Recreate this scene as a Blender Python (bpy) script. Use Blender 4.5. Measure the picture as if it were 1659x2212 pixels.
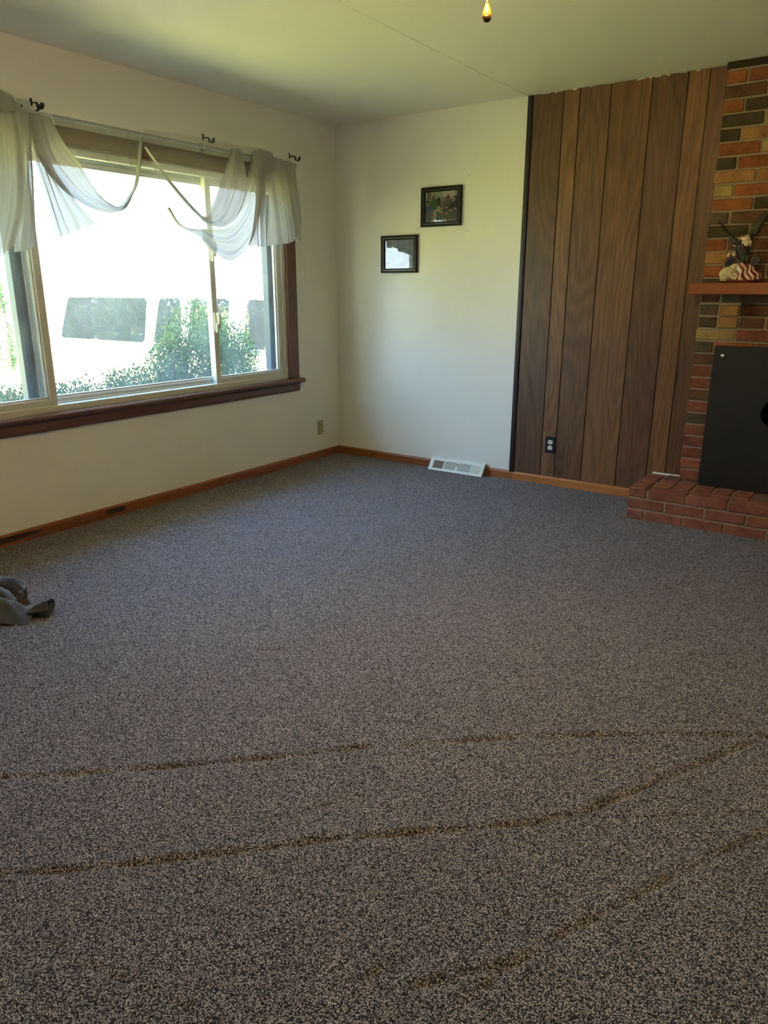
import bpy, bmesh, math, random
from mathutils import Vector, Matrix

for o in list(bpy.data.objects):
    bpy.data.objects.remove(o, do_unlink=True)
scene = bpy.context.scene
COL = scene.collection
R = random.Random(7)

# ------------------------------------------------------------------ camera
CAM = Vector((3.7101, -4.6999, 1.2911))
YAW, PITCH, ROLL, FPX = -0.6066, 0.2938, 0.0012, 1587.25
cy, sy, cp, sp = math.cos(YAW), math.sin(YAW), math.cos(PITCH), math.sin(PITCH)
fw = Vector((sy * cp, cy * cp, -sp))
rt = Vector((cy, -sy, 0))
up = rt.cross(fw)
rt2 = rt * math.cos(ROLL) + up * math.sin(ROLL)
up2 = up * math.cos(ROLL) - rt * math.sin(ROLL)
cd = bpy.data.cameras.new('camera')
cd.sensor_fit = 'HORIZONTAL'
cd.sensor_width = 36.0
cd.lens = 36.0 * FPX / 1659.0
cd.clip_start = 0.05
cd.clip_end = 300
cam = bpy.data.objects.new('camera', cd)
COL.objects.link(cam)
cam.matrix_world = Matrix(((rt2.x, up2.x, -fw.x, CAM.x), (rt2.y, up2.y, -fw.y, CAM.y),
                           (rt2.z, up2.z, -fw.z, CAM.z), (0, 0, 0, 1)))
scene.camera = cam

# ------------------------------------------------------------------ sky, sun, exposure
SKY_STRENGTH = 1.3
SUN_STRENGTH = 15.0
EXPOSURE = 3.53
LAMP_WATTS = 8.0
w = bpy.data.worlds.new('sky')
scene.world = w
w.use_nodes = True
wn, wl = w.node_tree.nodes, w.node_tree.links
wn.clear()
tc = wn.new('ShaderNodeTexCoord')
sx = wn.new('ShaderNodeSeparateXYZ')
mr = wn.new('ShaderNodeMapRange')
rp = wn.new('ShaderNodeValToRGB')
bg = wn.new('ShaderNodeBackground')
ow = wn.new('ShaderNodeOutputWorld')
wl.new(tc.outputs['Generated'], sx.inputs[0])
wl.new(sx.outputs['Z'], mr.inputs['Value'])
mr.inputs['From Min'].default_value = -0.05
mr.inputs['From Max'].default_value = 0.9
rp.color_ramp.elements[0].position = 0.0
rp.color_ramp.elements[0].color = (0.88, 0.95, 1.0, 1)
rp.color_ramp.elements[1].position = 1.0
rp.color_ramp.elements[1].color = (0.24, 0.46, 0.95, 1)
e = rp.color_ramp.elements.new(0.3)
e.color = (0.42, 0.70, 1.0, 1)
wl.new(mr.outputs[0], rp.inputs[0])
wl.new(rp.outputs[0], bg.inputs[0])
bg.inputs[1].default_value = SKY_STRENGTH
wl.new(bg.outputs[0], ow.inputs[0])

sd = bpy.data.lights.new('sun', 'SUN')
sd.energy = SUN_STRENGTH
sd.angle = 0.0093
sd.color = (1.0, 0.95, 0.86)
sun = bpy.data.objects.new('sun', sd)
COL.objects.link(sun)
sun.rotation_euler = Vector((-0.30, 0.60, -1.0)).to_track_quat('-Z', 'Y').to_euler()
sun.location = (3, -8, 12)

# portal that tells the renderer where the sky comes in (gives off nothing itself)
pl = bpy.data.lights.new('window_portal', 'AREA')
pl.shape = 'RECTANGLE'
pl.size, pl.size_y = 1.40, 2.56
pl.cycles.is_portal = True
po = bpy.data.objects.new('window_portal', pl)
COL.objects.link(po)
po.location = (-0.21, -1.85, 1.33)
po.rotation_euler = (0, math.radians(-90), 0)

scene.view_settings.view_transform = 'Standard'
scene.view_settings.look = 'None'
scene.view_settings.exposure = EXPOSURE
scene.view_settings.gamma = 1.0
scene.view_settings.use_curve_mapping = False
cy_ = scene.cycles
cy_.max_bounces = 7
cy_.diffuse_bounces = 4
cy_.glossy_bounces = 4
cy_.transmission_bounces = 8
cy_.transparent_max_bounces = 14
cy_.caustics_reflective = False
cy_.caustics_refractive = False
cy_.sample_clamp_indirect = 12.0
cy_.use_denoising = True
cy_.use_adaptive_sampling = True
cy_.adaptive_threshold = 0.05


# ------------------------------------------------------------------ helpers
def lin(c):
    return tuple((v / 12.92 if v <= 0.04045 else ((v + 0.055) / 1.055) ** 2.4) for v in c)


def rgb(r, g, b):
    return lin((r / 255, g / 255, b / 255)) + (1,)


class NT:
    def __init__(s, name):
        s.m = bpy.data.materials.new(name)
        s.m.use_nodes = True
        s.n, s.l = s.m.node_tree.nodes, s.m.node_tree.links
        s.n.clear()
        s.out = s.n.new('ShaderNodeOutputMaterial')

    def node(s, t, **kw):
        x = s.n.new(t)
        for k, v in kw.items():
            if k in x.inputs.keys():
                x.inputs[k].default_value = v
            else:
                setattr(x, k, v)
        return x

    def link(s, a, b):
        s.l.new(a, b)

    def coords(s, scale=(1, 1, 1), kind='Object', rnd=False):
        t = s.node('ShaderNodeTexCoord')
        m = s.node('ShaderNodeMapping')
        m.inputs['Scale'].default_value = scale
        src = t.outputs[kind]
        if rnd:
            oi = s.node('ShaderNodeObjectInfo')
            ml = s.node('ShaderNodeMath', operation='MULTIPLY')
            ml.inputs[1].default_value = 37.0
            s.link(oi.outputs['Random'], ml.inputs[0])
            ad = s.node('ShaderNodeVectorMath', operation='ADD')
            s.link(src, ad.inputs[0])
            s.link(ml.outputs[0], ad.inputs[1])
            src = ad.outputs[0]
        s.link(src, m.inputs[0])
        return m.outputs[0]

    def noise(s, vec, scale, detail=3, rough=0.55, dist=0.0):
        x = s.node('ShaderNodeTexNoise')
        x.inputs['Scale'].default_value = scale
        x.inputs['Detail'].default_value = detail
        x.inputs['Roughness'].default_value = rough
        x.inputs['Distortion'].default_value = dist
        s.link(vec, x.inputs['Vector'])
        return x

    def ramp(s, fac, stops):
        x = s.node('ShaderNodeValToRGB')
        el = x.color_ramp.elements
        while len(el) > 1:
            el.remove(el[-1])
        el[0].position, el[0].color = stops[0]
        for p_, c_ in stops[1:]:
            q = el.new(p_)
            q.color = c_
        s.link(fac, x.inputs[0])
        return x

    def mix(s, fac, a, b, blend='MIX'):
        x = s.node('ShaderNodeMix', data_type='RGBA', blend_type=blend)
        for i, v in ((0, fac), (6, a), (7, b)):
            if hasattr(v, 'is_output') or hasattr(v, 'links'):
                s.link(v, x.inputs[i])
            else:
                x.inputs[i].default_value = v
        return x.outputs[2]

    def bump(s, h, strength=0.3, dist=0.01):
        x = s.node('ShaderNodeBump')
        x.inputs['Strength'].default_value = strength
        x.inputs['Distance'].default_value = dist
        s.link(h, x.inputs['Height'])
        return x.outputs[0]

    def finish(s, color, rough=0.6, normal=None, metallic=0.0, spec=0.5, coat=0.0, extra=None):
        b = s.node('ShaderNodeBsdfPrincipled')
        if hasattr(color, 'links'):
            s.link(color, b.inputs['Base Color'])
        else:
            b.inputs['Base Color'].default_value = color
        if hasattr(rough, 'links'):
            s.link(rough, b.inputs['Roughness'])
        else:
            b.inputs['Roughness'].default_value = rough
        b.inputs['Metallic'].default_value = metallic
        b.inputs['Specular IOR Level'].default_value = spec
        b.inputs['Coat Weight'].default_value = coat
        for k, v in (extra or {}).items():
            b.inputs[k].default_value = v
        if normal is not None:
            s.link(normal, b.inputs['Normal'])
        s.link(b.outputs[0], s.out.inputs[0])
        return s.m


def plain(name, col, rough=0.6, var=0.08, nscale=12, bump=0.0, bscale=200, metallic=0.0, spec=0.5, coat=0.0, scale=(1, 1, 1), extra=None):
    t = NT(name)
    v = t.coords(scale)
    n = t.noise(v, nscale)
    c = t.mix(n.outputs['Fac'], tuple(max(0, x * (1 - var)) for x in col[:3]) + (1,), tuple(min(1, x * (1 + var)) for x in col[:3]) + (1,))
    nm = None
    if bump:
        nb = t.noise(v, bscale, 4)
        nm = t.bump(nb.outputs['Fac'], bump, 0.003)
    return t.finish(c, rough, nm, metallic, spec, coat, extra)


def attr_mat(name, rough=0.6, coat=0.0, attr='Col'):
    t = NT(name)
    a = t.node('ShaderNodeAttribute', attribute_name=attr)
    v = t.coords()
    n = t.noise(v, 60)
    c = t.mix(0.12, a.outputs['Color'], n.outputs['Color'], 'SOFT_LIGHT')
    return t.finish(c, rough, None, coat=coat)


class MB:
    """collects shapes; build() links them as ONE mesh object"""

    def __init__(s):
        s.v, s.f, s.mi, s.cur = [], [], [], 0
        s.col = []
        s.ccur = None

    def add(s, vs, fs):
        b = len(s.v)
        s.v += [tuple(p) for p in vs]
        s.f += [tuple(b + i for i in f) for f in fs]
        s.mi += [s.cur] * len(fs)
        s.col += [s.ccur] * len(vs)
        return s

    def box(s, a, b, M=None):
        x0, y0, z0 = a
        x1, y1, z1 = b
        vs = [Vector(p) for p in ((x0, y0, z0), (x1, y0, z0), (x1, y1, z0), (x0, y1, z0), (x0, y0, z1), (x1, y0, z1), (x1, y1, z1), (x0, y1, z1))]
        if M:
            vs = [M @ p for p in vs]
        return s.add(vs, [(0, 3, 2, 1), (4, 5, 6, 7), (0, 1, 5, 4), (1, 2, 6, 5), (2, 3, 7, 6), (3, 0, 4, 7)])

    def cbox(s, a, b, c=0.004, M=None):
        """box with chamfered edges"""
        lo, hi = Vector(a), Vector(b)
        c = min(c, *(0.45 * abs(hi[i] - lo[i]) for i in range(3)))
        vs, idx = [], {}
        for sx_ in (0, 1):
            for sy_ in (0, 1):
                for sz_ in (0, 1):
                    S = (sx_, sy_, sz_)
                    for ax in range(3):
                        p = [(hi[i] if S[i] else lo[i]) if i == ax else (hi[i] - c if S[i] else lo[i] + c) for i in range(3)]
                        idx[S, ax] = len(vs)
                        vs.append(Vector(p))
        fs = []
        for ax in range(3):
            o = [i for i in range(3) if i != ax]
            for sg in (0, 1):
                q = []
                for a_, b_ in ((0, 0), (1, 0), (1, 1), (0, 1)):
                    S = [0, 0, 0]
                    S[ax], S[o[0]], S[o[1]] = sg, a_, b_
                    q.append(idx[tuple(S), ax])
                fs.append(tuple(q))
        for ax in range(3):
            o = [i for i in range(3) if i != ax]
            for a_ in (0, 1):
                for b_ in (0, 1):
                    S0, S1 = [0, 0, 0], [0, 0, 0]
                    S0[ax], S1[ax] = 0, 1
                    S0[o[0]] = S1[o[0]] = a_
                    S0[o[1]] = S1[o[1]] = b_
                    fs.append((idx[tuple(S0), o[0]], idx[tuple(S1), o[0]], idx[tuple(S1), o[1]], idx[tuple(S0), o[1]]))
        for S in [(i, j, k) for i in (0, 1) for j in (0, 1) for k in (0, 1)]:
            fs.append((idx[S, 0], idx[S, 1], idx[S, 2]))
        if M:
            vs = [M @ p for p in vs]
        return s.add(vs, fs)

    def tube(s, pts, r, n=8, cap=True, flat=1.0):
        pts = [Vector(p) for p in pts]
        rs = r if isinstance(r, (list, tuple)) else [r] * len(pts)
        vs, fs = [], []
        prev = None
        for i, p in enumerate(pts):
            d = (pts[min(i + 1, len(pts) - 1)] - pts[max(i - 1, 0)]).normalized()
            if prev is None:
                a = d.orthogonal().normalized()
                if abs(d.z) < 0.9:
                    a = (Vector((0, 0, 1)) - d * d.z).normalized()
            else:
                a = (prev - d * prev.dot(d)).normalized()
            prev = a
            b = d.cross(a)
            for k in range(n):
                t = 2 * math.pi * k / n
                vs.append(p + a * math.cos(t) * rs[i] * flat + b * math.sin(t) * rs[i])
        for i in range(len(pts) - 1):
            for k in range(n):
                fs.append((i * n + k, i * n + (k + 1) % n, (i + 1) * n + (k + 1) % n, (i + 1) * n + k))
        if cap:
            fs.append(tuple(range(n))[::-1])
            fs.append(tuple(range((len(pts) - 1) * n, len(pts) * n)))
        return s.add(vs, fs)

    def lathe(s, prof, c=(0, 0, 0), n=24, sx=1, sy=1, M=None):
        vs, fs = [], []
        for r, z in prof:
            for k in range(n):
                t = 2 * math.pi * k / n
                vs.append(Vector((c[0] + r * sx * math.cos(t), c[1] + r * sy * math.sin(t), c[2] + z)))
        m = len(prof)
        for i in range(m - 1):
            for k in range(n):
                fs.append((i * n + k, i * n + (k + 1) % n, (i + 1) * n + (k + 1) % n, (i + 1) * n + k))
        fs.append(tuple(range(n))[::-1])
        fs.append(tuple(range((m - 1) * n, m * n)))
        if M:
            vs = [M @ v for v in vs]
        return s.add(vs, fs)

    def ball(s, c, r, nu=14, nv=9, fn=None):
        if not isinstance(r, (list, tuple)):
            r = (r, r, r)
        vs, fs = [], []
        for j in range(nv + 1):
            ph = math.pi * j / nv
            for i in range(nu):
                th = 2 * math.pi * i / nu
                d = Vector((math.sin(ph) * math.cos(th), math.sin(ph) * math.sin(th), math.cos(ph)))
                k = fn(d) if fn else 1.0
                vs.append(Vector(c) + Vector((d.x * r[0] * k, d.y * r[1] * k, d.z * r[2] * k)))
        for j in range(nv):
            for i in range(nu):
                fs.append((j * nu + i, (j + 1) * nu + i, (j + 1) * nu + (i + 1) % nu, j * nu + (i + 1) % nu))
        return s.add(vs, fs)

    def prism(s, poly, d0, d1, axis='y'):
        """poly: 2D points; extruded along axis from d0 to d1"""
        def P(a, b, d):
            return {'y': (a, d, b), 'x': (d, a, b), 'z': (a, b, d)}[axis]
        n = len(poly)
        vs = [P(a, b, d0) for a, b in poly] + [P(a, b, d1) for a, b in poly]
        fs = [tuple(range(n))[::-1], tuple(range(n, 2 * n))]
        fs += [(i, (i + 1) % n, n + (i + 1) % n, n + i) for i in range(n)]
        return s.add(vs, fs)

    def grid(s, P):
        """P: list of rows of points"""
        m, n = len(P), len(P[0])
        vs = [p for row in P for p in row]
        fs = [(i * n + j, i * n + j + 1, (i + 1) * n + j + 1, (i + 1) * n + j) for i in range(m - 1) for j in range(n - 1)]
        return s.add(vs, fs)

    def build(s, name, mats, parent=None, smooth=False, fixn=True):
        me = bpy.data.meshes.new(name)
        me.from_pydata([tuple(v) for v in s.v], [], s.f)
        if not isinstance(mats, (list, tuple)):
            mats = [mats]
        for m in mats:
            me.materials.append(m)
        me.polygons.foreach_set('material_index', s.mi)
        if any(c is not None for c in s.col):
            ca = me.color_attributes.new('Col', 'FLOAT_COLOR', 'POINT')
            for i, c in enumerate(s.col):
                ca.data[i].color = c if c is not None else (1, 1, 1, 1)
        if fixn:
            bm = bmesh.new()
            bm.from_mesh(me)
            bmesh.ops.recalc_face_normals(bm, faces=bm.faces)
            bm.to_mesh(me)
            bm.free()
        if smooth:
            me.polygons.foreach_set('use_smooth', [True] * len(me.polygons))
        me.update()
        o = bpy.data.objects.new(name, me)
        COL.objects.link(o)
        if parent:
            o.parent = parent
        return o


def smooth_by_angle(o, ang=35):
    me = o.data
    bm = bmesh.new()
    bm.from_mesh(me)
    for f in bm.faces:
        f.smooth = True
    for ed in bm.edges:
        if len(ed.link_faces) == 2 and ed.calc_face_angle(0) > math.radians(ang):
            ed.smooth = False
    bm.to_mesh(me)
    bm.free()
    return o


def tag(o, label, cat=None, group=None, kind=None):
    if label:
        o['label'] = label
    if cat:
        o['category'] = cat
    if group:
        o['group'] = group
    if kind:
        o['kind'] = kind
    return o


def thing(name, label, cat, loc=(0, 0, 0), group=None, kind=None):
    o = bpy.data.objects.new(name, None)
    o.empty_display_size = 0.05
    COL.objects.link(o)
    o.location = loc
    return tag(o, label, cat, group, kind)


def adopt(parent, *kids):
    """parent a world-placed child to an Empty that stands at its own base"""
    for k in kids:
        k.parent = parent
        k.location = Vector(k.location) - Vector(parent.location)


def crom(pts, t):
    n = len(pts) - 1
    x = max(0.0, min(0.99999, t)) * n
    i = int(x)
    u = x - i
    p1, p2 = Vector(pts[i]), Vector(pts[i + 1])
    p0 = Vector(pts[i - 1]) if i > 0 else p1 * 2 - p2
    p3 = Vector(pts[i + 2]) if i + 2 <= n else p2 * 2 - p1
    return 0.5 * ((2 * p1) + (p2 - p0) * u + (2 * p0 - 5 * p1 + 4 * p2 - p3) * u * u + (3 * p1 - p0 - 3 * p2 + p3) * u ** 3)


# ------------------------------------------------------------------ materials
def wall_paint(name, col):
    t = NT(name)
    v = t.coords()
    n = t.noise(v, 3.0, 3)
    c = t.mix(n.outputs['Fac'], tuple(x * 0.96 for x in col[:3]) + (1,), col)
    b = t.noise(v, 90, 5, 0.6)
    b2 = t.noise(v, 7, 3)
    h = t.mix(0.35, b.outputs['Fac'], b2.outputs['Fac'])
    return t.finish(c, 0.55, t.bump(h, 0.12, 0.004), spec=0.35)


M_wall = wall_paint('off_white_wall_paint', (0.76, 0.75, 0.71, 1))
M_ceil = wall_paint('ceiling_paint', (0.88, 0.86, 0.76, 1))


def wood(name, dark, light, ring=7.0, stretch=0.10, rough=0.42, axis='z', coat=0.05, contrast=1.0, lines=70.0):
    t = NT(name)
    sc = {'z': (1, 1, stretch), 'x': (stretch, 1, 1), 'y': (1, stretch, 1)}[axis]
    v = t.coords(sc, rnd=True)
    # contour lines of a stretched noise give the flame figure of flat-sawn veneer
    nz = t.noise(v, ring, 1.5, 0.4)
    ml = t.node('ShaderNodeMath', operation='MULTIPLY')
    t.link(nz.outputs['Fac'], ml.inputs[0])
    ml.inputs[1].default_value = lines
    sn = t.node('ShaderNodeMath', operation='SINE')
    t.link(ml.outputs[0], sn.inputs[0])
    mr2 = t.node('ShaderNodeMapRange')
    mr2.inputs['From Min'].default_value = -1.0
    t.link(sn.outputs[0], mr2.inputs['Value'])
    sc2 = {'z': (1, 1, 0.02), 'x': (0.02, 1, 1), 'y': (1, 0.02, 1)}[axis]
    v2 = t.coords(sc2, rnd=True)
    gr = t.noise(v2, 170, 4, 0.7)
    big = t.noise(v, 5.0, 3)
    f1 = t.mix(0.86, mr2.outputs[0], gr.outputs['Fac'])
    f2 = t.mix(0.35, f1, big.outputs['Fac'])
    cr = t.ramp(f2, [(0.5 - 0.22 / contrast, dark), (0.5 + 0.22 / contrast, light)])
    oi = t.node('ShaderNodeObjectInfo')
    c = t.mix(1.0, cr.outputs['Color'], oi.outputs['Color'], 'MULTIPLY')
    return t.finish(c, rough, t.bump(gr.outputs['Fac'], 0.08, 0.002), coat=coat)


M_panel = wood('walnut_panelling', (0.048, 0.023, 0.010, 1), (0.205, 0.103, 0.045, 1), ring=4.5, stretch=0.17, rough=0.45, contrast=1.2, lines=85.0)
M_trimdark = plain('dark_trim', (0.018, 0.011, 0.007, 1), 0.4, 0.2)
M_base = wood('orange_baseboard_wood', (0.25, 0.085, 0.022, 1), (0.42, 0.17, 0.05, 1), ring=3.0, stretch=0.12, rough=0.4, axis='x')
M_basered = wood('red_baseboard_wood', (0.19, 0.060, 0.026, 1), (0.30, 0.105, 0.048, 1), ring=3.0, stretch=0.12, rough=0.4, axis='y')
M_casing = wood('brown_casing_wood', (0.105, 0.045, 0.030, 1), (0.165, 0.078, 0.052, 1), ring=3.0, stretch=0.1, rough=0.38, axis='y')
M_mantel = wood('mantel_wood', (0.20, 0.048, 0.008, 1), (0.33, 0.09, 0.014, 1), ring=3.0, stretch=0.1, rough=0.35, axis='x', coat=0.2)
M_vinyl = plain('white_vinyl', (0.58, 0.58, 0.54, 1), 0.35, 0.03, 4)
M_darkgasket = plain('dark_screen_channel', (0.035, 0.045, 0.06, 1), 0.45, 0.15)
M_mortar = plain('mortar', (0.30, 0.235, 0.155, 1), 0.9, 0.18, 30, 0.5, 260)
M_blackmetal = plain('black_painted_metal', (0.010, 0.010, 0.010, 1), 0.42, 0.25, 9, 0.15, 400)
M_steel = plain('brushed_steel', (0.62, 0.60, 0.55, 1), 0.28, 0.05, metallic=1.0)
M_brass = plain('brass', (0.75, 0.50, 0.18, 1), 0.25, 0.05, metallic=1.0)
M_ivory = plain('ivory_plastic', (0.70, 0.66, 0.50, 1), 0.35, 0.03)
M_almond = plain('almond_plastic', (0.40, 0.34, 0.19, 1), 0.4, 0.03)
M_blackplastic = plain('black_plastic', (0.010, 0.010, 0.012, 1), 0.35, 0.1)
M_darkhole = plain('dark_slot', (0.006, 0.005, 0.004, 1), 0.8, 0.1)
M_register = plain('white_enamel', (0.66, 0.70, 0.68, 1), 0.35, 0.03)
M_registerside = plain('tan_enamel', (0.26, 0.22, 0.16, 1), 0.5, 0.1)
M_fireboxshade = plain('firebox_shade', (0.02, 0.017, 0.014, 1), 0.9, 0.4)


def carpet_mat():
    t = NT('speckled_frieze_carpet')
    v = t.coords()
    wob = t.noise(v, 90, 2)
    vm = t.node('ShaderNodeVectorMath', operation='MULTIPLY_ADD')
    t.link(wob.outputs['Color'], vm.inputs[0])
    vm.inputs[1].default_value = (0.008, 0.008, 0.008)
    t.link(v, vm.inputs[2])
    vo = t.node('ShaderNodeTexVoronoi', feature='F1')
    vo.inputs['Scale'].default_value = 320
    t.link(vm.outputs[0], vo.inputs['Vector'])
    sp_ = t.node('ShaderNodeSeparateColor')
    t.link(vo.outputs['Color'], sp_.inputs[0])
    cr = t.ramp(sp_.outputs[0], [(0.0, (0.012, 0.010, 0.013, 1)), (0.13, (0.040, 0.034, 0.039, 1)), (0.25, (0.20, 0.168, 0.182, 1)),
                                 (0.39, (0.42, 0.372, 0.397, 1)), (0.59, (0.73, 0.67, 0.705, 1)), (1.0, (0.86, 0.81, 0.84, 1))])
    edge = t.ramp(vo.outputs['Distance'], [(0.26, (1, 1, 1, 1)), (0.46, (0.72, 0.70, 0.70, 1)), (0.60, (0.26, 0.24, 0.245, 1)), (0.80, (0.06, 0.05, 0.055, 1))])  # shade between the tufts, painted into the pile colour
    c = t.mix(1.0, cr.outputs['Color'], edge.outputs['Color'], 'MULTIPLY')
    fib = t.noise(v, 900, 2)
    c = t.mix(0.20, c, t.ramp(fib.outputs['Fac'], [(0.3, (0.25, 0.25, 0.25, 1)), (0.7, (1, 1, 1, 1))]).outputs['Color'], 'MULTIPLY')
    big = t.noise(v, 2.2, 3)
    c = t.mix(0.5, c, t.ramp(big.outputs['Fac'], [(0.3, (0.84, 0.82, 0.82, 1)), (0.7, (1, 1, 1, 1))]).outputs['Color'], 'MULTIPLY')
    inv = t.node('ShaderNodeMath', operation='SUBTRACT')
    inv.inputs[0].default_value = 1.0
    t.link(vo.outputs['Distance'], inv.inputs[1])
    h = t.node('ShaderNodeMath', operation='MULTIPLY_ADD')
    t.link(fib.outputs['Fac'], h.inputs[0])
    h.inputs[1].default_value = 0.5
    t.link(inv.outputs[0], h.inputs[2])
    return t.finish(c, 0.85, t.bump(h.outputs[0], 1.0, 0.006), spec=0.2, extra={'Sheen Weight': 0.12, 'Sheen Roughness': 0.45})


M_carpet = carpet_mat()


def brick_mat():
    t = NT('brick')
    v = t.coords(rnd=True)
    oi = t.node('ShaderNodeObjectInfo')
    n1 = t.noise(v, 14, 4, 0.65)
    n2 = t.noise(v, 120, 4, 0.6)
    c = t.mix(1.0, oi.outputs['Color'], t.ramp(n1.outputs['Fac'], [(0.25, (0.55, 0.5, 0.5, 1)), (0.55, (1, 1, 1, 1)), (0.8, (1.25, 1.2, 1.1, 1))]).outputs['Color'], 'MULTIPLY')
    c = t.mix(0.5, c, t.ramp(n2.outputs['Fac'], [(0.3, (0.6, 0.6, 0.6, 1)), (0.6, (1.1, 1.1, 1.1, 1))]).outputs['Color'], 'MULTIPLY')
    return t.finish(c, 0.8, t.bump(n2.outputs['Fac'], 0.5, 0.003), spec=0.25)


M_brick = brick_mat()


def sheer_mat(name, lo, hi, col, through):
    t = NT(name)
    v = t.coords()
    n = t.noise(v, 40, 2)
    tr = t.node('ShaderNodeBsdfTransparent')
    tl = t.node('ShaderNodeBsdfTranslucent')
    df = t.node('ShaderNodeBsdfDiffuse')
    c = t.mix(n.outputs['Fac'], tuple(x * 0.93 for x in col) + (1,), tuple(col) + (1,))
    tl.inputs[0].default_value = tuple(through) + (1,)
    t.link(c, df.inputs[0])
    m1 = t.node('ShaderNodeMixShader')
    m1.inputs[0].default_value = 0.55
    t.link(tl.outputs[0], m1.inputs[1])
    t.link(df.outputs[0], m1.inputs[2])
    # threads close up where the cloth turns edge-on
    lw = t.node('ShaderNodeLayerWeight')
    lw.inputs[0].default_value = 0.35
    mp = t.node('ShaderNodeMapRange')
    mp.inputs['To Min'].default_value = lo
    mp.inputs['To Max'].default_value = hi
    t.link(lw.outputs['Facing'], mp.inputs['Value'])
    m2 = t.node('ShaderNodeMixShader')
    t.link(mp.outputs[0], m2.inputs[0])
    t.link(tr.outputs[0], m2.inputs[1])
    t.link(m1.outputs[0], m2.inputs[2])
    t.link(m2.outputs[0], t.out.inputs[0])
    return t.m


M_sheer = sheer_mat('white_sheer_voile', 0.24, 0.6, (0.62, 0.62, 0.59), (0.16, 0.16, 0.155))
M_gathered = sheer_mat('gathered_sheer_voile', 0.955, 0.99, (0.62, 0.61, 0.58), (0.175, 0.175, 0.175))


def glass_mat(name, haze=0.045, tint=(0.93, 0.96, 0.95, 1), ior=1.45):
    t = NT(name)
    tr = t.node('ShaderNodeBsdfTransparent')
    tr.inputs[0].default_value = tint
    gl = t.node('ShaderNodeBsdfGlossy')
    gl.inputs['Roughness'].default_value = 0.01
    fr = t.node('ShaderNodeFresnel')
    fr.inputs[0].default_value = ior
    m = t.node('ShaderNodeMixShader')
    t.link(fr.outputs[0], m.inputs[0])
    t.link(tr.outputs[0], m.inputs[1])
    t.link(gl.outputs[0], m.inputs[2])
    v = t.coords()
    n = t.noise(v, 6, 3)
    mt = t.node('ShaderNodeMath', operation='MULTIPLY')
    t.link(n.outputs['Fac'], mt.inputs[0])
    mt.inputs[1].default_value = haze * 2
    df = t.node('ShaderNodeBsdfTranslucent')
    df.inputs[0].default_value = (0.8, 0.85, 0.9, 1)
    m2 = t.node('ShaderNodeMixShader')
    t.link(mt.outputs[0], m2.inputs[0])
    t.link(m.outputs[0], m2.inputs[1])
    t.link(df.outputs[0], m2.inputs[2])
    t.link(m2.outputs[0], t.out.inputs[0])
    return t.m


M_glass = glass_mat('window_glass')
M_picglass = glass_mat('picture_glass', 0.0, (0.97, 0.97, 0.97, 1), 1.85)
M_lawn = plain('sunny_lawn', (0.25, 0.255, 0.065, 1), 0.9, 0.3, 3, 0.6, 60)
M_concrete = plain('pale_concrete', (0.50, 0.47, 0.42, 1), 0.9, 0.1, 5)
M_leaf = plain('boxwood_leaf', (0.058, 0.118, 0.022, 1), 0.55, 0.45, 18, spec=0.2)
M_leaflight = plain('light_leaf', (0.065, 0.115, 0.018, 1), 0.5, 0.4, 14)
M_bark = plain('bark', (0.10, 0.07, 0.05, 1), 0.9, 0.3, 20)
M_vanwhite = plain('cream_car_paint', (0.80, 0.78, 0.72, 1), 0.3, 0.02, coat=0.3)
M_vantan = plain('tan_car_paint', (0.62, 0.50, 0.33, 1), 0.3, 0.02, coat=0.3)
M_vanglass = plain('dark_car_glass', (0.007, 0.009, 0.010, 1), 0.02, 0.1, spec=0.65)
M_rubber = plain('tyre_rubber', (0.015, 0.015, 0.015, 1), 0.8, 0.1)
M_siding = plain('house_siding', (0.6, 0.58, 0.52, 1), 0.7, 0.05)

# ------------------------------------------------------------------ the room shell
RX, RY, H = 5.35, -5.70, 2.44        # room: x 0..RX, y RY..0
WY0, WY1, WZ0, WZ1 = -3.12, -0.583, 0.655, 2.0   # window opening in the left wall
T = 0.20

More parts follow.
